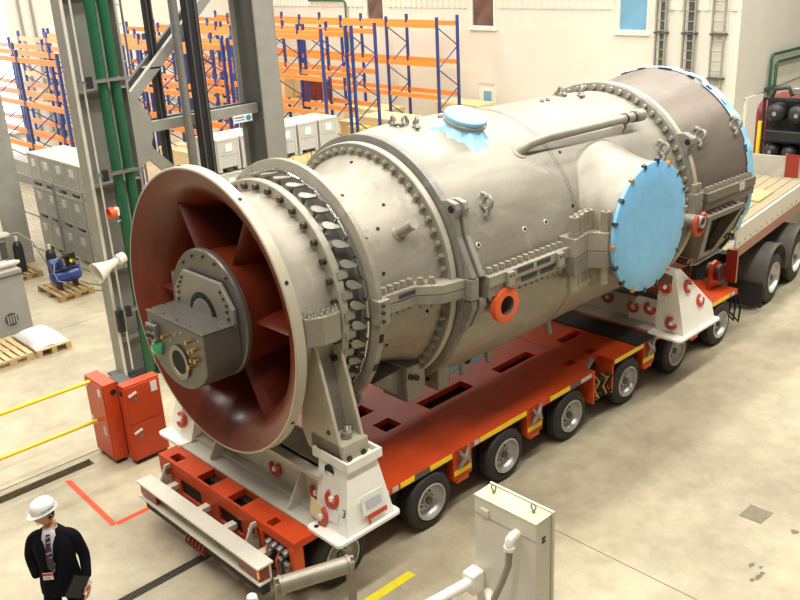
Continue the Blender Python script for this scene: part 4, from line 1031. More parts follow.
# paddle levers, pins, link rods
lv = MB()
out = [(-.115, 0), (-.095, .040), (-.05, .058), (.0, .055), (.06, .035), (.115, .018), (.115, -.018), (.06, -.035), (0, -.055), (-.05, -.058), (-.095, -.040)]
lv.prism([(x*.95, y*.85, -.012) for x, y in out], (0, 0, .026)); lv.cyl((-.03, 0, -.10), (-.03, 0, .0), .025, n=8)
lm, lc = lv.mesh('vane_lever', 'lever_paint', 30)
pn, pc = MB().cyl((0, 0, -.03), (0, 0, .045), .018, n=8).mesh('lever_pin', 'chrome')
NV = 38
for i in range(NV):
    d_ = 15.5+i*360/NV
    tw = Matrix.Rotation(math.radians(-22), 3, 'Z')
    o = inst('vane_lever', lm, pol(.565, 1.385, d_), G, rotx(d_) @ tw)
    inst('lever_pin', pn, pol(.685, 1.435, d_+2.0), G, rotx(d_))
    a = pol(.685, 1.45, d_+2.0); b = pol(.685, 1.45, d_+2.0+360/NV)
    if i == 0:
        rl, rlc = MB().cyl((-(b-a).length*.42, 0, 0), ((b-a).length*.42, 0, 0), .018, n=8).mesh('link_rod', 'chrome')
    m_ = (a+b)/2; e = (b-a).normalized()
    inst('link_rod', rl, m_, G, Vector((1, 0, 0)).rotation_difference(e).to_matrix())
# collar
CO = MB().lathe([(.735, 1.25), (.735, 1.56), (.745, 1.575), (.815, 1.575), (.83, 1.55), (.84, 1.25)], n=128).build('vane_collar', 'casing_paint', G)
for d_ in (-3,): 
    MB().box(.70, .86, -1.63, -1.50, -.10, .20).build('collar_joint', 'flange_paint', CO, bevel=.01)
    for z in (-.04, .06, .15): MB().cyl((.75, -1.63, z), (.75, -1.655, z), .022, n=8).build('joint_bolt', 'bolt_dark', CO)
cs, csc = MB().box(-.03, .03, -.05, .05, -.012, .012).mesh('collar_slot', 'deep_dark', 0)
for i in (0, 22, 23): inst('collar_slot', cs, pol(.775, 1.573, 5+i*15), CO, rotx(5+i*15))
MB().cyl(pol(.80, 1.56, -48), pol(.80, 1.66, -48), .05, n=14).build('jacking_boss', 'flange_paint', CO)
# -- compressor casing
CC = MB().lathe([(.83, 1.24), (1.0, 1.24), (1.35, 1.245), (1.5, 1.255), (1.62, 1.285), (1.72, 1.335), (1.80, 1.39), (1.86, 1.43), (1.90, 1.44)], n=128).build('compressor_casing', 'casing_paint', G)
BF = MB().lathe([(1.895, 1.42), (1.90, 1.575), (1.91, 1.585), (2.0, 1.585), (2.01, 1.40)], n=128).build('bolted_flange', 'flange_paint', G)
MB().lathe([(1.912, 1.584), (1.925, 1.592), (1.99, 1.592), (2.0, 1.584)], n=128).build('flange_rim', 'lip_paint', BF)
nb, nc = MB().cyl((0, 0, 0), (-.03, 0, 0), .040, n=6).cyl((-.03, 0, 0), (-.055, 0, 0), .026, n=8).mesh('flange_bolt', 'bolt_light')
for i in range(60): inst('flange_bolt', nb, pol(1.87, 1.50, i*6+3.7), BF)
for (x, d_, R, r, h) in ((1.0, 36, 1.24, .050, .17), (1.57, 33, 1.27, .066, .30)):
    MB().cyl(pol(x, R-.05, d_), pol(x, R+.02, d_), r*1.7, r*1.3, n=18).build('boss_base', 'casing_paint', CC)
    MB().cyl(pol(x, R-.03, d_), pol(x, R+h, d_), r, n=20).build('boss', 'casing_paint', CC)
ph, phc = MB().cyl((0, 0, -.01), (0, 0, .012), .022, n=10).mesh('probe_port', 'deep_dark')
pr0, prc = MB().cyl((0, 0, -.01), (0, 0, .006), .036, n=12).mesh('port_ring', 'paper_white')
for (x, d_, R) in ((1.78, 88.8, 1.375), (1.58, 51, 1.27), (1.32, 39, 1.245), (1.17, 15, 1.24), (1.09, -3, 1.24), (1.75, -12, 1.355), (1.2, 66, 1.24), (1.3, -32, 1.245)): inst('probe_port', ph, pol(x, R, d_), CC, rotx(d_))
# -- main casing
def mainR(x):
    P_ = [(2.14, 1.63), (2.25, 1.67), (2.6, 1.71), (3.0, 1.72), (3.8, 1.722), (4.4, 1.70), (5.0, 1.682), (6.0, 1.668), (6.8, 1.655), (7.12, 1.64)]
    for (a, ra), (b, rb) in zip(P_, P_[1:]):
        if a <= x <= b: return ra+(rb-ra)*(x-a)/(b-a)
    return 1.66
pf = [(2.10, 1.50), (2.14, 1.63)]+[(2.14+.1*i, mainR(2.14+.1*i)) for i in range(1, 50)]+[(7.14, 1.635), (7.2, 1.60)]
MC = MB().lathe(pf, n=144).build('main_casing', 'casing_paint', G)
DF = MB().lathe([(2.02, 1.40), (2.02, 1.66), (2.03, 1.675), (2.13, 1.675), (2.14, 1.60)], n=128).build('dark_flange', 'flange_dark', G)
for x in (4.28, 4.33): MB().lathe([(x, mainR(x)-.002), (x+.004, mainR(x)+.004), (x+.012, mainR(x)+.004), (x+.016, mainR(x)-.002)], n=128).build('casing_seam', 'flange_dark', MC)
for (x, d_) in ((2.35, 16.2), (3.19, 16.5), (3.62, 16.5), (4.26, 19.5), (4.5, 45)):
    R = mainR(x)
    if x < 4.3 and x != 4.26: inst('port_ring', pr0, pol(x, R, d_), MC, rotx(d_))
    inst('probe_port', ph, pol(x, R+.002, d_), MC, rotx(d_))
# flange wings with ears
def wing(x0, x1, poly, m): return MB().prism([(x0, y, z) for y, z in poly], (x1-x0, 0, 0)).build('flange_wing', m, G, bevel=.012, smooth=0)
up_poly = [(-1.28, 1.03), (-1.40, 1.05), (-1.52, 1.02), (-1.56, .94), (-1.52, .84), (-1.56, .62), (-1.80, .15), (-1.50, .10), (-1.44, .55)]
for sg in (1, -1):
    w1 = wing(2.04, 2.13, [(sg*y, z) for y, z in up_poly], 'flange_paint')
    w2 = wing(2.17, 2.25, [(sg*(y-.02), z) for y, z in up_poly], 'casing_paint')
    MB().cyl((2.035, sg*-1.47, .95), (2.03, sg*-1.47, .95), .045, n=16).build('ear_hole', 'deep_dark', w1)
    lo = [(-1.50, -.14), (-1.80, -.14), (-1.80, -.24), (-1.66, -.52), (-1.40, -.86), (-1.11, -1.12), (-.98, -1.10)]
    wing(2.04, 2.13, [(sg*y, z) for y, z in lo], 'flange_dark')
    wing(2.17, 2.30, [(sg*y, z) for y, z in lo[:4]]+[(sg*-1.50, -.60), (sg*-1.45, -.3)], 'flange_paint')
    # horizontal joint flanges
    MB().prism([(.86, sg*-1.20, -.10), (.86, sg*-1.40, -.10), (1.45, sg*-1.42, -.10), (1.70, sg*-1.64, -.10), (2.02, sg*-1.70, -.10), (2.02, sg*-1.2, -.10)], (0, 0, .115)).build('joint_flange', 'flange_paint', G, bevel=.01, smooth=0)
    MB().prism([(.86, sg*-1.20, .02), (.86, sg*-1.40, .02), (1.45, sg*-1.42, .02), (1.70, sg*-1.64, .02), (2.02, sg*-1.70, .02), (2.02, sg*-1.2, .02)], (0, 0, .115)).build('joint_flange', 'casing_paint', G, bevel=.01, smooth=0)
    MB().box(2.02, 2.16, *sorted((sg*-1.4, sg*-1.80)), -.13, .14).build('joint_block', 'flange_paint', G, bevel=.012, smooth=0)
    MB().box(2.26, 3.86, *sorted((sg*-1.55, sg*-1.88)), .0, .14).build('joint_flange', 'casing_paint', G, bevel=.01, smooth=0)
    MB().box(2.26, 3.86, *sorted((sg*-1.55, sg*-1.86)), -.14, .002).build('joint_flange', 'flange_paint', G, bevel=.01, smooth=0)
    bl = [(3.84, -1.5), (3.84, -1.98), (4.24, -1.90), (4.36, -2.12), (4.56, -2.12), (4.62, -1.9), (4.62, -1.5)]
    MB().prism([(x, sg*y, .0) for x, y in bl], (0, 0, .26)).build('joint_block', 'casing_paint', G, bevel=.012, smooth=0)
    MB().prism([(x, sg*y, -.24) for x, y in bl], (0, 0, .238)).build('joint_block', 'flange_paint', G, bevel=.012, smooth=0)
    jb, jc = MB().cyl((0, 0, 0), (0, 0, .05), .048, n=8).cyl((0, 0, .05), (0, 0, .08), .038, n=10).mesh('joint_bolt', 'bolt_light')
    for i in range(8): inst('joint_bolt', jb, (.93+i*.105, sg*-1.33 if i < 6 else sg*(-1.33-(i-5)*.08), .175), G)
    for i in range(13): inst('joint_bolt', jb, (2.36+i*.116, sg*-1.78, .175), G)
    ub, uc = MB().cyl((0, 0, 0), (0, 0, -.06), .030, n=8).mesh('joint_nut', 'bolt_light')
    for i in range(8): inst('joint_nut', ub, (.93+i*.105, sg*-1.34 if i < 6 else sg*(-1.34-(i-5)*.08), -.13), G)
    for i in range(13): inst('joint_nut', ub, (2.36+i*.116, sg*-1.80, -.17), G)
    bigb, bc_ = MB().cyl((0, 0, 0), (0, 0, .06), .075, n=18).cyl((0, 0, .06), (0, 0, .27), .066, n=18).mesh('tie_bolt', 'bolt_light')
    bh, bhc = MB().cyl((0, 0, 0), (0, 0, .006), .022, n=10).mesh('bolt_recess', 'deep_dark')
    for (x, y) in ((3.93, -1.88), (4.08, -1.84), (4.23, -1.80), (4.35, -1.80), (4.42, -2.03)):
        o = inst('tie_bolt', bigb, (x, sg*y, .26+bc_.z), G)
        q = bpy.data.objects.new('bolt_recess', bh); COL.objects.link(q); q.parent = o; q.location = (0, 0, .137)
        inst('tie_bolt', bigb, (x, sg*y, -.24-.10), G)
# stencil rows and tags on the near joint flange
for row, (z, xs_) in enumerate(((.085, ((2.78, 3.08), (3.16, 3.44))), (-.055, ((2.88, 3.18), (3.26, 3.54))))):
    for (a, b) in xs_:
        s_ = MB(); x = a
        while x < b: 
            s_.box(x, x+.022, -1.885 if row == 0 else -1.865, -1.879 if row == 0 else -1.859, z-.032, z+.032); x += .032
        o = s_.build('stencil_row', 'stencil', G, smooth=0); o['kind'] = 'stuff'
s_ = MB(); x = 1.2
while x < 1.46: s_.box(x, x+.02, -1.427, -1.418, .05, .10); x += .03
o = s_.build('stencil_row', 'stencil', G, smooth=0); o['kind'] = 'stuff'
for x in (2.62, 3.62):
    o = MB().box(x-.06, x+.06, -1.93, -1.87, -.06, .13).build('level_pad', 'casing_paint', G, bevel=.008)
    for q in (-.03, .03): MB().cyl((x+q, -1.93, .08), (x+q, -1.936, .08), .014, n=8).build('pad_screw', 'deep_dark', o)
# lifting eyes
def eye(x, R, d_, size=.10, spin=0, parent=None):
    m_ = MB()
    pts = [(size*math.cos(a), 0, size*.95+size*math.sin(a)) for a in [2*PI*i/18 for i in range(18)]]
    m_.tube(pts, size*.34, 8, closed=True)
    m_.cyl((0, 0, -.02), (0, 0, size*.35), size*.9, size*.8, n=14)
    m_.tube([(-size*1.9, 0, size*.3), (-size*1.5, 0, size*.7), (-size*.9, 0, size*.9)], [size*.45, size*.4, size*.3], 8)
    m_.tube([(size*1.9, size*.2, size*.3), (size*1.5, 0, size*.8), (size*.9, 0, size*1.1)], [size*.4, size*.42, size*.3], 8)
    me_, c_ = m_.mesh('lifting_eye', 'flange_paint')
    inst('lifting_eye', me_, pol(x, R, d_)+rotx(d_) @ c_, parent or G, rotx(d_) @ Matrix.Rotation(spin, 3, 'Z'))
eye(2.62, 1.71, 31, .078, 1.25); eye(2.72, 1.71, 82, .07, .9); eye(2.60, 1.71, 92, .06, 1.2); eye(2.68, 1.71, 88, .06, .3)
eye(6.40, 1.66, 84, .08, .7); eye(6.20, 1.66, 92, .07, 1.2); eye(6.74, 1.655, 32, .085, 1.2); eye(7.80, 1.70, 33, .085, 1.2); eye(8.80, 1.80, 33, .085, 1.2)
cp, cpc = MB().cyl((0, 0, 0), (0, 0, .04), .035, n=10).mesh('stud', 'flange_dark')
for i in range(4):
    inst('stud', cp, pol(5.5+.07*i, 1.675, 86+(i % 2)*2), MC, rotx(86)); inst('stud', cp, pol(3.35+.07*i, 1.722, 88+(i % 2)*2), MC, rotx(88))
# bypass pipe along the top
pp = [pol(3.76, 1.66, 50), pol(3.78, 1.75, 50), pol(3.85, 1.81, 50.2), pol(3.98, 1.835, 50.5), pol(4.3, 1.84, 51), pol(5.4, 1.84, 51), pol(6.4, 1.84, 51)]
MB().tube(pp, .066, 16).build('bypass_pipe', 'casing_paint', G)
MB().tube([pol(6.05, 1.84, 51), pol(6.45, 1.84, 51)], .072, 18).build('pipe_sleeve', 'casing_paint', G)
for x in (6.10, 6.32): MB().tube([pol(x, 1.84, 51), pol(x+.03, 1.84, 51)], .084, 18).build('sleeve_clamp', 'bolt_dark', G)
MB().lathe([(6.40, .08), (6.43, .092), (6.58, .092), (6.63, .05), (6.63, 0)], pol(0, 1.84, 51), 'X', 20).build('pipe_end_socket', 'casing_paint', G)
MB().tube([pol(6.12, 1.64, 47), pol(6.14, 1.76, 48.5), pol(6.16, 1.78, 53), pol(6.18, 1.64, 55)], .02, 8).build('pipe_bracket', 'flange_paint', G)
MB().cyl(pol(3.74, 1.70, 50), pol(3.74, 1.73, 50), .13, .11, n=20).build('pipe_weld_collar', 'casing_paint', G)
# side outlet with blue film cover
pc_ = Vector((5.30, 0, .15))
MB().lathe([(-1.25, 1.10), (-1.50, 1.00), (-1.70, .935), (-1.90, .90), (-2.16, .885)], pc_, 'Y', 72).build('side_outlet', 'casing_paint', G)
MB().lathe([(-2.12, .89), (-2.12, .905), (-2.17, .905), (-2.175, .88)], pc_, 'Y', 72).build('outlet_rim', 'flange_paint', G)
CV = MB().lathe([(-2.14, .912), (-2.185, .912), (-2.192, .90), (-2.195, .6), (-2.195, .3), (-2.195, 0)], pc_, 'Y', 72).build('outlet_cover', 'blue_film', G); CV['label'] = 'light blue plastic film cover'
for i in range(18):
    a = 2*PI*i/18+.1
    m_ = MB().box(-.022, .022, -.03, .03, -.035, .035)
    me_, c_ = m_.mesh('cover_clip', ['clip_orange', 'blue_film_dark', 'bolt_dark'][(i*7) % 3], 0)
    inst('cover_clip', me_, pc_+Vector((.91*math.cos(a), -2.175, .91*math.sin(a))), CV, Matrix.Rotation(PI/2-a, 3, 'Y'))
# orange-faced port
oc = Vector((2.56, 0, -.30))
OP = MB().lathe([(-1.55, .155), (-1.78, .155), (-1.80, .20), (-1.84, .20)], oc, 'Y', 32).build('drain_port', 'casing_paint', G)
MB().lathe([(-1.82, .225), (-1.90, .225), (-1.905, .215), (-1.905, .125), (-1.80, .12), (-1.70, .12), (-1.70, 0)], oc, 'Y', 40).build('port_flange', 'orange_ring', OP)
MB().lathe([(-1.90, .124), (-1.75, .118), (-1.72, .118), (-1.72, 0)], oc, 'Y', 32).build('port_bore', 'bolt_steel', OP)
# blue wrapped flange on top
bx = pol(3.25, 1.72, 71); rm_ = rotx(71)
bt = MB(); bt.lathe([(-.05, .20), (.16, .20)], axis='Z', n=28); me_, c_ = bt.mesh('top_nozzle', 'casing_paint')
inst('top_nozzle', me_, bx+rm_ @ c_, G, rm_)
bt = MB(); bt.lathe([(.14, .27), (.165, .285), (.20, .285), (.215, .27), (.22, .14), (.222, 0)], axis='Z', n=36); me_, c_ = bt.mesh('wrapped_flange', 'blue_film_pale')
BT = inst('wrapped_flange', me_, bx+rm_ @ c_, G, rm_); BT['label'] = 'pale blue film wrapped flange'
sk2 = MB(); n = 60; rings = 7
for j in range(rings+1):
    f = j/rings
    for i in range(n):
        a = 2*PI*i/n
        w_ = .05*math.sin(3*a+1)+.035*math.sin(7*a+2)+.03*math.sin(12*a)
        r = .275-.05*math.sin(PI*f)*(1-f)+f*f*(.16+w_*1.5+.09*math.cos(a-3.6)); z = .15-.20*f+.030*math.sin(9*a+3*f)*f+.02*math.sin(17*a)*f
        sk2.v.append((r*math.cos(a), r*math.sin(a), z-(r*r)*.20*f))
for j in range(rings):
    for i in range(n): sk2.face((j*n+i, j*n+(i+1) % n, (j+1)*n+(i+1) % n, (j+1)*n+i))
me_, c_ = sk2.mesh('film_skirt', 'blue_film_pale', 60); inst('film_skirt', me_, bx+rm_ @ c_, G, rm_)
bt = MB(); bt.lathe([(.10, .287), (.12, .293), (.14, .293), (.145, .287)], axis='Z', n=36); me_, c_ = bt.mesh('film_tie', 'bolt_light'); inst('film_tie', me_, bx+rm_ @ c_, G, rm_)
# blue film hanging under the casing
uf = MB(); nx, ny = 18, 8
for j in range(ny+1):
    for i in range(nx+1):
        u, v_ = i/nx, j/ny
        uf.v.append((2.62+u*.85+.03*math.sin(9*v_), -.80+v_*.35+.03*math.sin(7*u*3), -1.52-.14*math.sin(PI*v_)+.05*math.sin(11*u+4*v_)))
for j in range(ny):
    for i in range(nx): a = j*(nx+1)+i; uf.face((a, a+1, a+nx+2, a+nx+1))
uf.build('film_wrap', 'blue_film', G, smooth=60, fix=False)
for x in (2.95, 3.5, 4.9): MB().cyl((x, -.75, -1.45), (x, -.80, -1.70), .05, n=14).build('drain_nozzle', 'casing_paint', G)
# lower support lugs
for sg in (1, -1):
    MB().box(1.66, 1.99, *sorted((sg*-1.02, sg*-.55)), -1.60, -1.10).build('support_lug', 'flange_paint', G, bevel=.02)
    MB().box(2.20, 2.42, *sorted((sg*-1.05, sg*-.60)), -1.62, -1.15).build('support_lug', 'flange_paint', G, bevel=.02)
    MB().prism([(1.2, sg*-.5, -1.20), (1.66, sg*-.5, -1.15), (1.66, sg*-.5, -1.55)], (0, sg*-.4, 0)).build('lug_gusset', 'flange_dark', G, smooth=0)
    if sg == 1:
        for (x, z) in ((1.72, -1.2), (1.82, -1.24)): MB().cyl((x, -1.02, z-.05), (x, -1.05, z-.05), .04, n=16, rin=.025).build('lug_bolt', 'bolt_dark', G)
        MB().cyl((2.19, -.85, -1.5), (2.20, -.85, -1.5), .03, n=12).build('lug_hole', 'deep_dark', G)
# -- rear flange and exhaust casing
RF = MB().lathe([(7.13, 1.55), (7.14, 1.755), (7.15, 1.768), (7.34, 1.768), (7.355, 1.75), (7.37, 1.60)], n=144).build('rear_flange', 'flange_dark', G)
MB().lathe([(7.25, 1.768), (7.26, 1.776), (7.34, 1.776), (7.35, 1.765)], n=144).build('flange_rim', 'lip_paint', RF)
fb_, fc_ = MB().cyl((0, 0, 0), (-.05, 0, 0), .042, .034, n=8).mesh('flange_bolt', 'bolt_light')
for i in range(64): inst('flange_bolt', fb_, pol(7.11, 1.70, i*5.625+3), RF)
for sg in (1, -1):
    MB().prism([(7.2, sg*-1.36, 1.08), (7.2, sg*-1.52, 1.10), (7.2, sg*-1.68, 1.03), (7.2, sg*-1.70, .95), (7.2, sg*-1.60, .86), (7.2, sg*-1.62, .55), (7.2, sg*-1.78, .20), (7.2, sg*-1.55, .2)], (.15, 0, 0)).build('flange_ear', 'flange_paint', RF, bevel=.012, smooth=0)
    MB().cyl((7.2, sg*-1.60, .97), (7.19, sg*-1.60, .97), .045, n=16).build('ear_hole', 'deep_dark', RF)
    MB().box(7.12, 7.36, *sorted((sg*-1.55, sg*-1.86)), -.20, .20).build('joint_block', 'flange_paint', G, bevel=.012, smooth=0)
    for x in (7.18, 7.30): MB().cyl((x, sg*-1.78, .20), (x, sg*-1.78, .34), .05, n=14).build('tie_bolt', 'bolt_light', G)
EX = MB().lathe([(7.355, 1.66), (7.42, 1.675), (8.0, 1.725), (8.6, 1.785), (9.02, 1.825), (9.04, 1.80), (9.04, 1.70)], n=144).build('exhaust_casing', 'exhaust_paint', G)
MB().lathe([(9.03, 1.70), (9.03, .5), (9.0, 0)], n=72).build('exhaust_cover', 'blue_film', G)
# ragged blue film wrapped over the outlet edge
wf = MB(); n = 180
rnd = random.Random(3); jag = [0]*n
v_ = 0
for i in range(n):
    if rnd.random() < .35: v_ = rnd.uniform(-.06, .08)
    jag[i] = v_
for j, (x, R) in enumerate(((8.92, 1.83), (8.98, 1.845), (9.05, 1.855), (9.08, 1.83), (9.08, 1.55))):
    for i in range(n):
        a = 2*PI*i/n
        xx = x+(jag[i] if j == 0 else jag[i]*.3 if j == 1 else 0); rr_ = R+(.012*math.sin(23*a)+.008*math.sin(41*a) if j in (1, 2) else 0)
        wf.v.append((xx, -rr_*math.cos(a), rr_*math.sin(a)))
for j in range(4):
    for i in range(n): wf.face((j*n+i, j*n+(i+1) % n, (j+1)*n+(i+1) % n, (j+1)*n+i))
o = wf.build('film_wrap', 'blue_film_pale', G, smooth=25); o['label'] = 'ragged pale blue plastic film round the exhaust edge'
tm_, tc2 = MB().box(-.035, .03, -.06, .06, -.004, .012).mesh('tape_patch', 'blue_film_dark', 0)
for d_ in (112, 101, 88, 84, 70, 58, 47, 20, 4, -14, -30): inst('tape_patch', tm_, pol(8.93, 1.835, d_), G, rotx(d_))
for sg in (1, -1):
    MB().box(7.40, 8.98, *sorted((sg*-1.62, sg*-1.92)), .02, .17).build('joint_flange', 'exhaust_paint', G, bevel=.01, smooth=0)
    MB().box(7.40, 8.98, *sorted((sg*-1.62, sg*-1.90)), -.12, .018).build('joint_flange', 'exhaust_paint', G, bevel=.01, smooth=0)
    for i in range(11): inst('joint_bolt', jb, (7.50+i*.14, sg*-1.83, .205), G)
MB().box(8.40, 8.56, -1.935, -1.922, .03, .15).build('data_plate', 'reflector_white', G, smooth=0)
# dark trough box under the exhaust joint
TR = MB().prism([(7.25, -1.95, -.16), (8.42, -1.95, -.16), (8.20, -1.95, -.85), (7.55, -1.95, -.85), (7.30, -1.95, -.5)], (0, .06, 0))
TR = MB().box(7.20, 8.40, -2.05, -1.6, -.22, -.14).build('trough_top', 'exhaust_paint', G, bevel=.01, smooth=0)
for i in range(6): MB().cyl((7.42+i*.16, -1.95, -.14), (7.42+i*.16, -1.95, -.12), .04, n=10).build('trough_bolt', 'bolt_dark', TR)
MB().prism([(7.20, -2.05, -.22), (7.32, -2.05, -.22), (7.78, -1.72, -.98), (7.60, -1.72, -.98)], (0, .35, 0)).build('trough_side', 'exhaust_paint', G, bevel=.008, smooth=0)
MB().prism([(8.28, -2.05, -.22), (8.40, -2.05, -.22), (8.10, -1.72, -.98), (7.98, -1.72, -.98)], (0, .35, 0)).build('trough_side', 'exhaust_paint', G, bevel=.008, smooth=0)
MB().prism([(7.60, -1.74, -.90), (8.10, -1.74, -.90), (8.08, -1.70, -1.0), (7.62, -1.70, -1.0)], (0, .3, 0)).build('trough_bottom', 'exhaust_paint', G, smooth=0)
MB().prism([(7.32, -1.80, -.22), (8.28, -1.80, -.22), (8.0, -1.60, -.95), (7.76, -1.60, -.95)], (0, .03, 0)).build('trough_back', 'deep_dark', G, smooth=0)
OR = Vector((7.06, -1.98, -.22))
MB().tube([OR+Vector((.02*math.sin(a), -.0, 0))+Vector((.15*math.cos(a), 0, .17*math.sin(a))) for a in [math.radians(130+i*16) for i in range(19)]], .035, 8).build('lashing_ring', 'ring_red', G)
MB().cyl(OR+Vector((0, .25, .03)), OR+Vector((0, -.06, .03)), .095, n=20, rin=.07).build('ring_trunnion', 'casing_paint', G)
MB().tube([(8.25, -1.75, -.95), (8.4, -1.82, -.80), (8.6, -1.80, -.85), (8.72, -1.72, -.75)], .03, 8).build('sensor_cable', 'bolt_dark', G)
MB().tube([(8.45, -1.82, -.72), (8.6, -1.84, -.68), (8.75, -1.78, -.70)], .022, 8).build('sensor_tip', 'brass', G)
for i in range(3): MB().cyl((8.3+.12*i, -1.72, -.72-.03*i), (8.3+.12*i, -1.84, -.74-.03*i), .035, n=10).build('sensor_boss', 'bolt_dark', G)
for i, (x, z) in enumerate(((7.62, -1.05), (7.72, -1.12), (7.70, -.98))): MB().cyl((x, -1.30, z), (x, -1.55, z-.02), .04, n=12).build('drain_stub', 'exhaust_paint', G)
MB().prism([(7.15, -1.86, -.20), (7.30, -1.86, -.20), (7.35, -1.55, -.75), (7.0, -1.0, -1.45), (6.9, -1.0, -1.45), (7.15, -1.60, -.7)], (0, .12, 0)).build('lower_flange_rib', 'exhaust_paint', G, smooth=0)
# -- front trunnion brackets and support legs
for sg in (1, -1):
    TB = MB().prism([(-.22, sg*-1.20, .17), (-.12, sg*-1.36, .17), (.06, sg*-1.44, .17), (.22, sg*-1.45, .17), (.32, sg*-1.42, .17), (.32, sg*-1.1, .17), (-.16, sg*-1.1, .17)], (0, 0, -.34)).build('trunnion_bracket', 'lever_paint', G, bevel=.02, smooth=0)
    tn, tnc = MB().cyl((0, 0, 0), (0, 0, .045), .032, n=6).cyl((0, 0, .045), (0, 0, .075), .02, n=8).mesh('trunnion_nut', 'chrome')
    for (x, y, z) in ((-.13, -1.31, .21), (-.06, -1.345, .21), (.01, -1.37, .21), (.08, -1.39, .21), (.15, -1.40, .21), (.22, -1.40, .21), (.28, -1.38, .21)): inst('trunnion_nut', tn, (x, sg*y, z), TB)
    poly = [(-1.08, -.12), (-1.28, -.16), (-1.62, -1.32), (-1.66, -1.52), (-1.06, -1.52), (-.95, -1.30), (-1.02, -.7)]
    for x in (.02, .35): MB().prism([(x, sg*y, z) for y, z in poly], (.045, 0, 0)).build('leg_side_plate', 'lip_paint', G, bevel=.006, smooth=0)
    MB().prism([(.065, sg*-1.10, -.15), (.065, sg*-1.14, -.15), (.065, sg*-1.36, -1.30), (.065, sg*-1.32, -1.30)], (.285, 0, 0)).build('leg_web', 'flange_paint', G, smooth=0)
    FT = MB().box(.02, .395, *sorted((sg*-1.68, sg*-1.12)), -1.56, -1.30).build('leg_foot', 'lip_paint', G, bevel=.01, smooth=0)
    MB().cyl((.20, sg*-1.54, -1.30), (.20, sg*-1.54, -1.22), .065, n=18).build('anchor_washer', 'lever_paint', FT)
    MB().cyl((.20, sg*-1.54, -1.22), (.20, sg*-1.54, -1.14), .035, n=8).build('anchor_bolt', 'chrome', FT)
    MB().cyl((.30, sg*-1.48, -1.30), (.30, sg*-1.48, -1.20), .03, n=8).build('anchor_bolt', 'chrome', FT)
    for x in (.10, .31): MB().cyl((x, sg*-1.68, -1.47), (x, sg*-1.70, -1.47), .035, n=14).build('foot_pin', 'bolt_dark', FT)
    MB().cyl((.015, sg*-1.45, -1.20), (.005, sg*-1.45, -1.20), .03, n=12).build('leg_bolt', 'bolt_dark', G)
# rear support brackets down to the exhaust cradle
for sg in (1, -1): MB().prism([(7.02, sg*-1.35, -1.10), (7.02, sg*-1.62, -1.15), (7.02, sg*-1.60, -1.40), (7.02, sg*-1.3, -1.42)], (.18, 0, 0)).build('support_bracket', 'exhaust_paint', G, smooth=0)
G.location = (0, 1.475, 3.23); G.rotation_euler = (0, math.atan(.023), 0)

# ================================================================== RED CABINETS AND RAIL
def red_cab(x0, x1, y0, y1, z1, label, kind):
    t = empty('fire_cabinet', ((x0+x1)/2, (y0+y1)/2, 0), label, 'cabinet', 'red cabinets beside the trailer')
    MB().box(x0, x1, y0, y1, .06, z1).build('body', 'cabinet_red', t, bevel=.012, smooth=0)
    MB().box(x0+.03, x1-.03, y0+.03, y1-.03, 0, .06).build('plinth', 'under_black', t, smooth=0)
    return t
t = red_cab(-.54, -.33, 4.60, 5.20, 1.32, 'narrow red cabinet at the end of the yellow rails', 0)
MB().box(-.553, -.54, 4.63, 5.17, .10, 1.28).build('door', 'cabinet_red', t, bevel=.006, smooth=0)
for z in (.62, 1.18): MB().box(-.566, -.553, 5.07, 5.15, z, z+.05).build('hinge', 'paper_white', t, smooth=0)
MB().prism([(-.40-.05*math.cos(a), 4.60, 1.17+.04*math.sin(a)) for a in [i*PI/8 for i in range(16)]], (0, -.006, 0)).build('hose_opening', 'deep_dark', t, smooth=0)
MB().box(-.556, -.552, 4.70, 4.78, 1.10, 1.22).build('label_card', 'paper_white', t, smooth=0)
MB().box(-.556, -.552, 4.72, 4.80, .45, .60).build('emblem', 'reflector_white', t, smooth=0)
t = red_cab(-.35, .23, 4.36, 4.54, 1.30, 'wide red cabinet with white handles right beside the trailer front', 1)
for (a, b) in ((.09, .66), (.68, 1.27)): 
    dr = MB().box(-.33, .21, 4.345, 4.36, a, b).build('door', 'cabinet_red', t, bevel=.006, smooth=0)
    MB().bar((-.30, 4.33, b-.14), (-.17, 4.33, b-.10), .02, .03).build('handle', 'paper_white', dr, smooth=0)
    MB().box(-.22, -.18, 4.335, 4.346, b-.24, b-.18).build('lock', 'galvanised', dr, smooth=0)
MB().prism([(-.35, 4.45-.04*math.cos(a), 1.17+.045*math.sin(a)) for a in [i*PI/8 for i in range(16)]], (-.006, 0, 0)).build('hose_opening', 'deep_dark', t, smooth=0)
MB().box(.07, .17, 4.338, 4.346, 1.08, 1.24).build('label_card', 'paper_white', t, smooth=0)
tag(MB().box(-.26, -.05, 4.62, 5.0, 0, 1.24).build('grey_junction_box', 'steel_dark', bevel=.01, smooth=0), 'dark grey box hidden behind the two red cabinets', 'box')
t = empty('guard_rail', (-3.0, 5.0, 0), 'yellow two-bar guard rail ending at the narrow red cabinet', 'rail')
for z in (1.27, .62): MB().cyl((-6.5, 5.0, z), (-.545, 5.0, z), .028, n=10).build('rail_bar', 'rail_yellow', t)
for x in (-6.4, -4.0): MB().cyl((x, 5.0, 0), (x, 5.0, 1.27), .03, n=10).build('rail_post', 'rail_yellow', t)

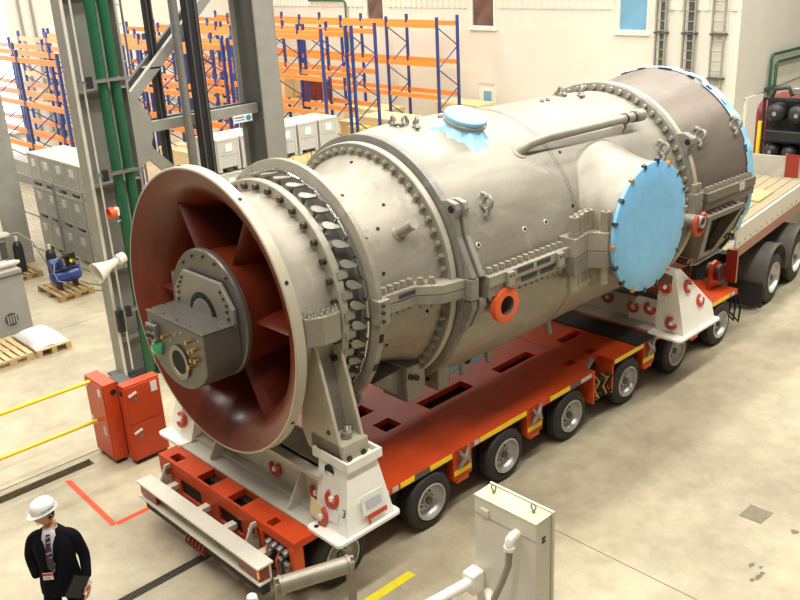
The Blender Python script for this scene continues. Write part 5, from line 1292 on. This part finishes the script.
# ================================================================== FOREGROUND CABINET
t = empty('control_cabinet', (.32, -2.34, 0), 'tall cream cabinet with hose elbow in the bottom foreground', 'cabinet')
MB().box(.19, .42, -2.72, -1.96, .05, 2.0).build('body', 'cream_cab', t, bevel=.008, smooth=0)
MB().box(.185, .425, -2.725, -1.955, 1.985, 2.003).build('top_plate', 'cream_top', t, bevel=.004, smooth=0)
MB().box(.43, .455, -2.74, -1.95, .05, 2.02).build('back_plate', 'cream_cab', t, bevel=.006, smooth=0)
MB().box(.184, .19, -2.72, -1.96, 1.80, 1.806).build('panel_seam', 'hose_grey', t, smooth=0)
MB().box(.17, .19, -2.15, -2.05, 1.80, 1.90).build('wall_socket', 'cream_cab', t, bevel=.01)
MB().box(.165, .172, -2.13, -2.07, 1.82, 1.88).build('socket_face', 'cream_top', t, bevel=.004)
for y in (-2.09, -2.58):
    e_ = MB().cyl((.33, y, 2.003), (.33, y, 2.03), .018, n=10)
    e_.tube([(.33, y+.028*math.cos(a), 2.062+.032*math.sin(a)) for a in [2*PI*i/14 for i in range(14)]], .009, 8, closed=True)
    e_.build('lifting_eye', 'hose_grey', t)
MB().tube([(.19, -2.50, 1.80), (.12, -2.50, 1.80), (.085, -2.50, 1.785), (.07, -2.50, 1.74), (.07, -2.50, 1.70)], .048, 14).build('hose_elbow', 'cradle_white', t)
MB().cyl((.07, -2.50, 1.72), (.07, -2.50, 1.68), .055, n=16).build('elbow_collar', 'cradle_white', t)
MB().tube([(.07, -2.50, 1.70), (.065, -2.49, 1.50), (.03, -2.44, 1.30), (-.02, -2.38, 1.10), (-.05, -2.33, .7), (-.05, -2.3, .1)], .033, 12).build('flexible_hose', 'hose_grey', t)
for (y, z) in ((-2.73, 1.72), (-2.73, 1.76)): MB().box(.28, .33, -2.726, -2.718, z+.02, z+.045).build('key_switch', 'stencil', t, smooth=0)
MB().box(.14, .50, -2.76, -1.92, 0, .05).build('base_frame', 'cream_cab', t, smooth=0)
MB().tube([(.19, -2.02, 1.06), (-.05, -2.0, 1.06), (-.5, -1.93, 1.05)], .06, 12).build('support_arm', 'cradle_white', t)
MB().tube([(.19, -2.12, .92), (.05, -2.3, .90), (-.1, -2.6, .90)], .05, 12).build('support_arm', 'cradle_white', t)
MB().box(.02, .19, -2.08, -1.92, .92, 1.16).build('arm_bracket', 'cradle_white', t, bevel=.02)

# ================================================================== ROLLER STAND AND WHITE POST
t = empty('roller_stand', (-1.13, -1.02, 0), 'grey steel roller on two posts in the bottom foreground', 'roller stand')
A, B_ = Vector((-1.44, -.89, 1.30)), Vector((-.82, -1.14, 1.31)); dv = (B_-A).normalized()
MB().cyl(A, B_, .088, n=28).build('roller', 'tube_grey', t)
for p_, s_ in ((A, -1), (B_, 1)):
    MB().cyl(p_, p_+dv*s_*.03, .10, n=28).build('end_collar', 'tube_grey', t)
    MB().cyl(p_+dv*s_*.03, p_+dv*s_*.07, .045, n=16).build('axle_stub', 'tube_grey', t)
    q = p_+dv*s_*.03
    MB().bar((q.x, q.y, .0), (q.x, q.y, 1.40), .035, .09, dv).build('post', 'tube_grey', t, bevel=.006, smooth=0)
    MB().box(q.x-.12, q.x+.12, q.y-.12, q.y+.12, 0, .02).build('foot', 'tube_grey', t, smooth=0)
for k, (x, y) in enumerate(((-1.52, -.43), (-1.76, -.36))):
    t = empty('bollard', (x, y, 0), ['small white round-topped post left of the grey roller, taller one', 'small white round-topped post left of the grey roller, lower one'][k], 'post', 'white round-topped posts')
    MB().cyl((x, y, 0), (x, y, .90-.06*k), .05, n=16).build('shaft', 'cradle_white', t)
    MB().lathe([(.88, .055), (.92, .06), (.96, .05), (.985, .02), (.988, 0)], (x, y, -.06*k), 'Z', 20).build('cap', 'cradle_white', t)

# ================================================================== PERSON
def skin_object(name, verts, edges, radii, root, mats, parent=None, sub=2):
    me = bpy.data.meshes.new(name); me.from_pydata(verts, edges, []); me.update()
    o = bpy.data.objects.new(name, me); COL.objects.link(o); WL[o] = Vector((0, 0, 0))
    s = o.modifiers.new('skin', 'SKIN'); s.use_smooth_shade = True; s.branch_smoothing = .6
    for i, r in enumerate(radii):
        me.skin_vertices[0].data[i].radius = r if isinstance(r, tuple) else (r, r)
    for i in range(len(verts)): me.skin_vertices[0].data[i].use_root = (i == root)
    ss = o.modifiers.new('sub', 'SUBSURF'); ss.levels = sub; ss.render_levels = sub
    dg = bpy.context.evaluated_depsgraph_get(); dg.update()
    nm = bpy.data.meshes.new_from_object(o.evaluated_get(dg))
    bpy.data.objects.remove(o)
    for m in (mats if isinstance(mats, (list, tuple)) else [mats]): nm.materials.append(MATS[m])
    for p_ in nm.polygons: p_.use_smooth = True
    o = bpy.data.objects.new(name, nm); COL.objects.link(o); WL[o] = Vector((0, 0, 0))
    if parent: o.parent = parent
    return o
# local frame: facing -Y, his left is +X, standing 1.80 m; one foot forward
PN = empty('person', (0, 0, 0), 'person in dark suit and white hard hat walking past the trailer', 'person')
V = [(0, .02, .98), (0, .02, 1.12), (0, .0, 1.28), (0, .01, 1.42), (0, .015, 1.50), (0, .0, 1.57),       # 0-5 pelvis .. neck
     (.10, .02, .93), (.11, -.02, .52), (.11, .06, .11), (.12, -.03, .05), (.12, -.13, .035),              # 6-10 his left leg
     (-.10, .02, .93), (-.10, -.16, .53), (-.11, -.20, .12), (-.11, -.29, .06), (-.12, -.39, .035),        # 11-15 right leg
     (.12, .02, 1.46), (.20, .03, 1.41), (.262, .05, 1.14), (.285, -.08, .93),                              # 16-19 left arm (image right)
     (-.12, .02, 1.46), (-.20, .02, 1.41), (-.285, .06, 1.17), (-.205, -.06, .97)]                           # 20-23 right arm
E_ = [(0, 1), (1, 2), (2, 3), (3, 4), (4, 5), (0, 6), (6, 7), (7, 8), (8, 9), (9, 10), (0, 11), (11, 12), (12, 13), (13, 14), (14, 15),
      (3, 16), (16, 17), (17, 18), (18, 19), (3, 20), (20, 21), (21, 22), (22, 23)]
Rd = [(.175, .125), (.165, .118), (.185, .125), (.165, .105), (.075, .07), (.058, .058),
      (.105, .11), (.078, .085), (.056, .06), (.045, .05), (.04, .035),
      (.105, .11), (.078, .085), (.056, .06), (.045, .05), (.04, .035),
      (.085, .08), (.078, .075), (.060, .062), (.048, .05), (.085, .08), (.078, .075), (.060, .062), (.048, .05)]
body = skin_object('body', V, E_, Rd, 0, ['suit', 'skin'], PN)
for p_ in body.data.polygons:
    if p_.center.z > 1.525 and abs(p_.center.x) < .09: p_.material_index = 1
# jacket: open-fronted shell following the torso
jk = MB(); n = 44
lev = [(.80, .215, .165, .01), (.90, .212, .163, .01), (1.02, .198, .150, .0), (1.14, .190, .140, -.005), (1.26, .205, .146, -.008), (1.36, .212, .142, 0), (1.44, .195, .120, .01), (1.495, .125, .09, .02), (1.53, .078, .075, .02)]
for (z, rx, ry, cy) in lev:
    gap = max(0, (z-1.10)/.42)*.34
    for i in range(n+1):
        a = -PI/2+gap+(2*PI-2*gap)*i/n
        jk.v.append((rx*math.cos(a), cy+ry*math.sin(a)-(.012 if z < 1.0 else 0), z))
for j in range(len(lev)-1):
    for i in range(n): q = j*(n+1)+i; jk.face((q, q+1, q+n+2, q+n+1))
J = jk.build('jacket', 'suit', PN, smooth=70, fix=False)
sd = J.modifiers.new('solid', 'SOLIDIFY'); sd.thickness = .012
for s_ in (-1, 1):
    MB().prism([(s_*.012, -.168, 1.12), (s_*.060, -.158, 1.34), (s_*.105, -.128, 1.40), (s_*.075, -.10, 1.50), (s_*.045, -.125, 1.42)], (0, -.012, 0)).build('lapel', 'suit', J, smooth=0)
    MB().tube([(s_*.27, .03, 1.30), (s_*.285, .03, 1.22)], .02, 6)
# shirt front, collar, tie
sh = MB()
for (z, w_, y) in ((1.10, .012, -.152), (1.20, .035, -.156), (1.32, .062, -.150), (1.42, .078, -.122), (1.50, .066, -.080), (1.535, .06, -.062)):
    for i in range(7): u = -1+2*i/6; sh.v.append((u*w_, y+.012*u*u, z))
for j in range(5):
    for i in range(6): q = j*7+i; sh.face((q, q+1, q+8, q+7))
S = sh.build('shirt', 'shirt', PN, smooth=70, fix=False)
sm_ = S.modifiers.new('solid', 'SOLIDIFY'); sm_.thickness = .008
MB().lathe([(0, .066), (.045, .062), (.05, .066), (.0, .074)], (0, .005, 1.505), 'Z', 24).build('collar', 'shirt', S)
ti = MB(); tv = [(1.505, .018, -.085), (1.48, .024, -.102), (1.40, .026, -.142), (1.28, .034, -.168), (1.16, .034, -.168), (1.12, .004, -.166)]
for (z, w_, y) in tv: ti.v += [(-w_, y, z), (w_, y, z), (w_, y-.008, z), (-w_, y-.008, z)]
for j in range(5):
    for i in range(4): q = j*4; ti.face((q+i, q+(i+1) % 4, q+4+(i+1) % 4, q+4+i))
TI = ti.build('tie', 'tie', PN, smooth=0)
for k in range(7):
    z = 1.47-k*.05; f = (1.48-z)/(1.48-1.16); y = -.105-.066*min(1, f*1.5)
    y = -.112-(.058*min(1, (1.47-z)/.17))
    MB().prism([(-.028, y, z), (.028, y, z+.022), (.028, y, z+.036), (-.028, y, z+.014)], (0, -.004, 0)).build('stripe', 'tie_stripe', TI, smooth=0)
bd = MB().box(-.10, .0, -.186, -.180, 1.04, 1.12).build('badge', 'paper_white', PN, smooth=0)
MB().box(-.10, .0, -.189, -.186, 1.09, 1.12).build('badge_band', 'badge_red', bd, smooth=0)
MB().box(-.08, -.03, -.188, -.186, 1.06, 1.067).build('badge_print', 'badge_red', bd, smooth=0)
# head turned to his right and bowed
HD = MB(); n, m_ = 24, 18
for j in range(m_+1):
    ph_ = PI*j/m_; z = math.cos(ph_)
    for i in range(n):
        a = 2*PI*i/n; x, y = math.sin(ph_)*math.cos(a), math.sin(ph_)*math.sin(a)
        sx = .077*(1-.16*max(0, -z)); sy = .098
        X_, Y_, Z_ = x*sx, y*sy, z*.118
        if y < 0 and z < -.25: Y_ *= 1.0-.10*(-z-.25); 
        if y < -.86 and -.35 < z < .12: Y_ -= .020*(1-abs((z+.12)/.26))*(1 if abs(x) < .22 else 0)      # nose
        if y < -.80 and -.02 < z < .16 and .22 < abs(x) < .6: Y_ += .010                                  # eye sockets
        if y < -.75 and -.95 < z < -.72: Y_ -= .012                                                       # chin
        HD.v.append((X_, Y_, Z_))
for j in range(m_):
    for i in range(n): HD.face((j*n+i, j*n+(i+1) % n, (j+1)*n+(i+1) % n, (j+1)*n+i))
hm_, hc_2 = HD.mesh('head', ['skin', 'hair'], 80)
for p_ in hm_.polygons:
    c_ = p_.center
    if (c_.y > .012 and c_.z > -.055) or c_.z > .045: p_.material_index = 1
hr = Matrix.Rotation(math.radians(-46), 3, 'Z') @ Matrix.Rotation(math.radians(8), 3, 'X')
hc = Vector((-.025, .0, 1.69))
H = inst('head', hm_, hc+hr @ hc_2, PN, hr)
def hpart(name, mb, mats, smooth=40, parent=None):
    me_, c_ = mb.mesh(name, mats, smooth)
    o = bpy.data.objects.new(name, me_); COL.objects.link(o); o.parent = parent or H; o.location = c_-hc_2-(HPC.get(parent, Vector((0, 0, 0)))); HPC[o] = c_-hc_2
    return o
HPC = {}
for s_ in (-1, 1):
    hpart('ear', MB().lathe([(-.008, .012), (-.008, .026), (.006, .032), (.010, .02)], (s_*.077, .012, -.01), 'X', 14), 'skin')
    hpart('eye', MB().lathe([(0, .0), (.003, .009), (.006, .0)], (s_*.03, -.094, .012), 'Y', 12), 'paper_white')
    hpart('pupil', MB().lathe([(-.001, .0), (.001, .0045), (.003, .0)], (s_*.03, -.096, .012), 'Y', 10), 'hair')
    hpart('eyebrow', MB().bar((s_*.015, -.100, .028), (s_*.048, -.088, .030), .008, .006), 'hair')
hpart('mouth', MB().bar((-.022, -.0955, -.062), (.022, -.0955, -.062), .006, .008), 'strut_red')
# hard hat
hat = MB(); n = 40
for j, (z, r) in enumerate(((.035, 1.0), (.07, 1.0), (.105, .95), (.14, .80), (.165, .52), (.176, .2), (.178, .001))):
    for i in range(n): a = 2*PI*i/n; hat.v.append((.108*r*math.cos(a), .008+.130*r*math.sin(a), z*.92+.022))
for j in range(6):
    for i in range(n): hat.face((j*n+i, j*n+(i+1) % n, (j+1)*n+(i+1) % n, (j+1)*n+i))
HT = hpart('hard_hat', hat, 'hat_white', 60)
br = MB()
for j in range(5):
    f = j/4
    for i in range(n):
        a = 2*PI*i/n; front = max(0, -math.sin(a))**2
        e_ = 1+f*(.08+.34*front)
        br.v.append((.106*(1+f*.08)*math.cos(a), .008+.128*(e_ if math.sin(a) < 0 else 1+f*.08)*math.sin(a), .060-f*(.008+.010*front)))
for j in range(4):
    for i in range(n): br.face((j*n+i, j*n+(i+1) % n, (j+1)*n+(i+1) % n, (j+1)*n+i))
BR = hpart('brim', br, 'hat_white', 60, HT); s2 = BR.modifiers.new('solid', 'SOLIDIFY'); s2.thickness = .006; s2.offset = 0
hpart('crown_ridge', MB().tube([(0, -.105, .125), (0, -.06, .170), (0, 0, .184), (0, .07, .170), (0, .118, .125)], .009, 8), 'hat_white', 60, HT)
tx = text_mesh('SIEMENS', .034, 'sign_blue', .001)
for v in tx.vertices:
    x0, y0 = v.co.x, v.co.y; a = x0/.125
    v.co = Vector((.1095*math.cos(a), .008+.132*math.sin(a), .092+y0)) + Vector((math.cos(a), math.sin(a), 0))*v.co.z
tx.update()
lo = bpy.data.objects.new('lettering', tx); COL.objects.link(lo); lo.parent = HT; lo.location = -(HPC[HT]+hc_2)
# hands with five fingers each, relaxed curl
def hand(o_, d_, side, palm_n, name='hand'):
    """o_ wrist, d_ pointing direction, palm_n palm normal, thumb toward 'side' """
    d_ = Vector(d_).normalized(); pn_ = Vector(palm_n).normalized(); sd_ = Vector(side).normalized(); o_ = Vector(o_)
    V_ = [o_-d_*.03, o_+d_*.02, o_+d_*.06]; E2 = [(0, 1), (1, 2)]; R2 = [(.026, .026), (.036, .020), (.040, .017)]
    for k in range(4):
        off = (.030-.020*k); ln = (.070, .080, .076, .058)[k]
        b0 = len(V_)
        V_ += [o_+d_*.085+sd_*off, o_+d_*(.085+ln*.45)+sd_*off*1.05+pn_*.010, o_+d_*(.085+ln*.78)+sd_*off*1.05+pn_*.032, o_+d_*(.085+ln*.85)+sd_*off*1.05+pn_*.052]
        E2 += [(2, b0), (b0, b0+1), (b0+1, b0+2), (b0+2, b0+3)]; R2 += [(.0105, .0105), (.0098, .0098), (.009, .009), (.0075, .0075)]
    b0 = len(V_)
    V_ += [o_+d_*.03+sd_*.038+pn_*.008, o_+d_*.065+sd_*.055+pn_*.022, o_+d_*.092+sd_*.056+pn_*.034]
    E2 += [(1, b0), (b0, b0+1), (b0+1, b0+2)]; R2 += [(.014, .014), (.011, .011), (.009, .009)]
    return skin_object(name, [tuple(v) for v in V_], E2, R2, 0, 'skin', PN, 2)
hand((.290, -.105, .895), (.05, -.35, -1), (0, -1, .35), (-1, 0, 0))
hand((-.160, -.035, .94), (.25, -.1, -1), (0, -1, .1), (1, 0, 0))
for s_, (x, y, z) in ((1, (.287, -.088, .915)),):
    MB().cyl((x, y, z), (x+.002, y-.012*1, z-.03), .040, n=16).build('shirt_cuff', 'shirt', PN)
for (x, y) in ((.12, -.055), (-.115, -.315)):
    m3 = MB().hexa([(x-.048, y-.13, 0), (x+.048, y-.13, 0), (x+.04, y+.13, 0), (x-.04, y+.13, 0)], [(x-.035, y-.11, .055), (x+.035, y-.11, .055), (x+.035, y+.10, .10), (x-.035, y+.10, .10)])
    m3.build('shoe', 'leather_black', PN, bevel=.02)
PS = 1.04
PN.location = (-2.735, 1.342, 0); PN.rotation_euler = (0, 0, math.radians(-40)); PN.scale = (PS, PS, PS)
# folder held in his left hand
fo = MB().box(-.085, .085, -.12, .12, -.010, .010)
me_, c_ = fo.mesh('folder', 'leather_black', 0)
FO = bpy.data.objects.new('folder', me_); COL.objects.link(FO); tag(FO, 'black leather folder held in the left hand of the person', 'folder')
Rz = Matrix.Rotation(math.radians(-40), 4, 'Z')
FO.matrix_world = Matrix.Translation(PN.location) @ Rz @ Matrix.Scale(PS, 4) @ Matrix.Translation((.215, -.185, .93)) @ Matrix.Rotation(math.radians(35), 4, 'Z') @ Matrix.Rotation(math.radians(90), 4, 'X') @ Matrix.Rotation(math.radians(-32), 4, 'Z')
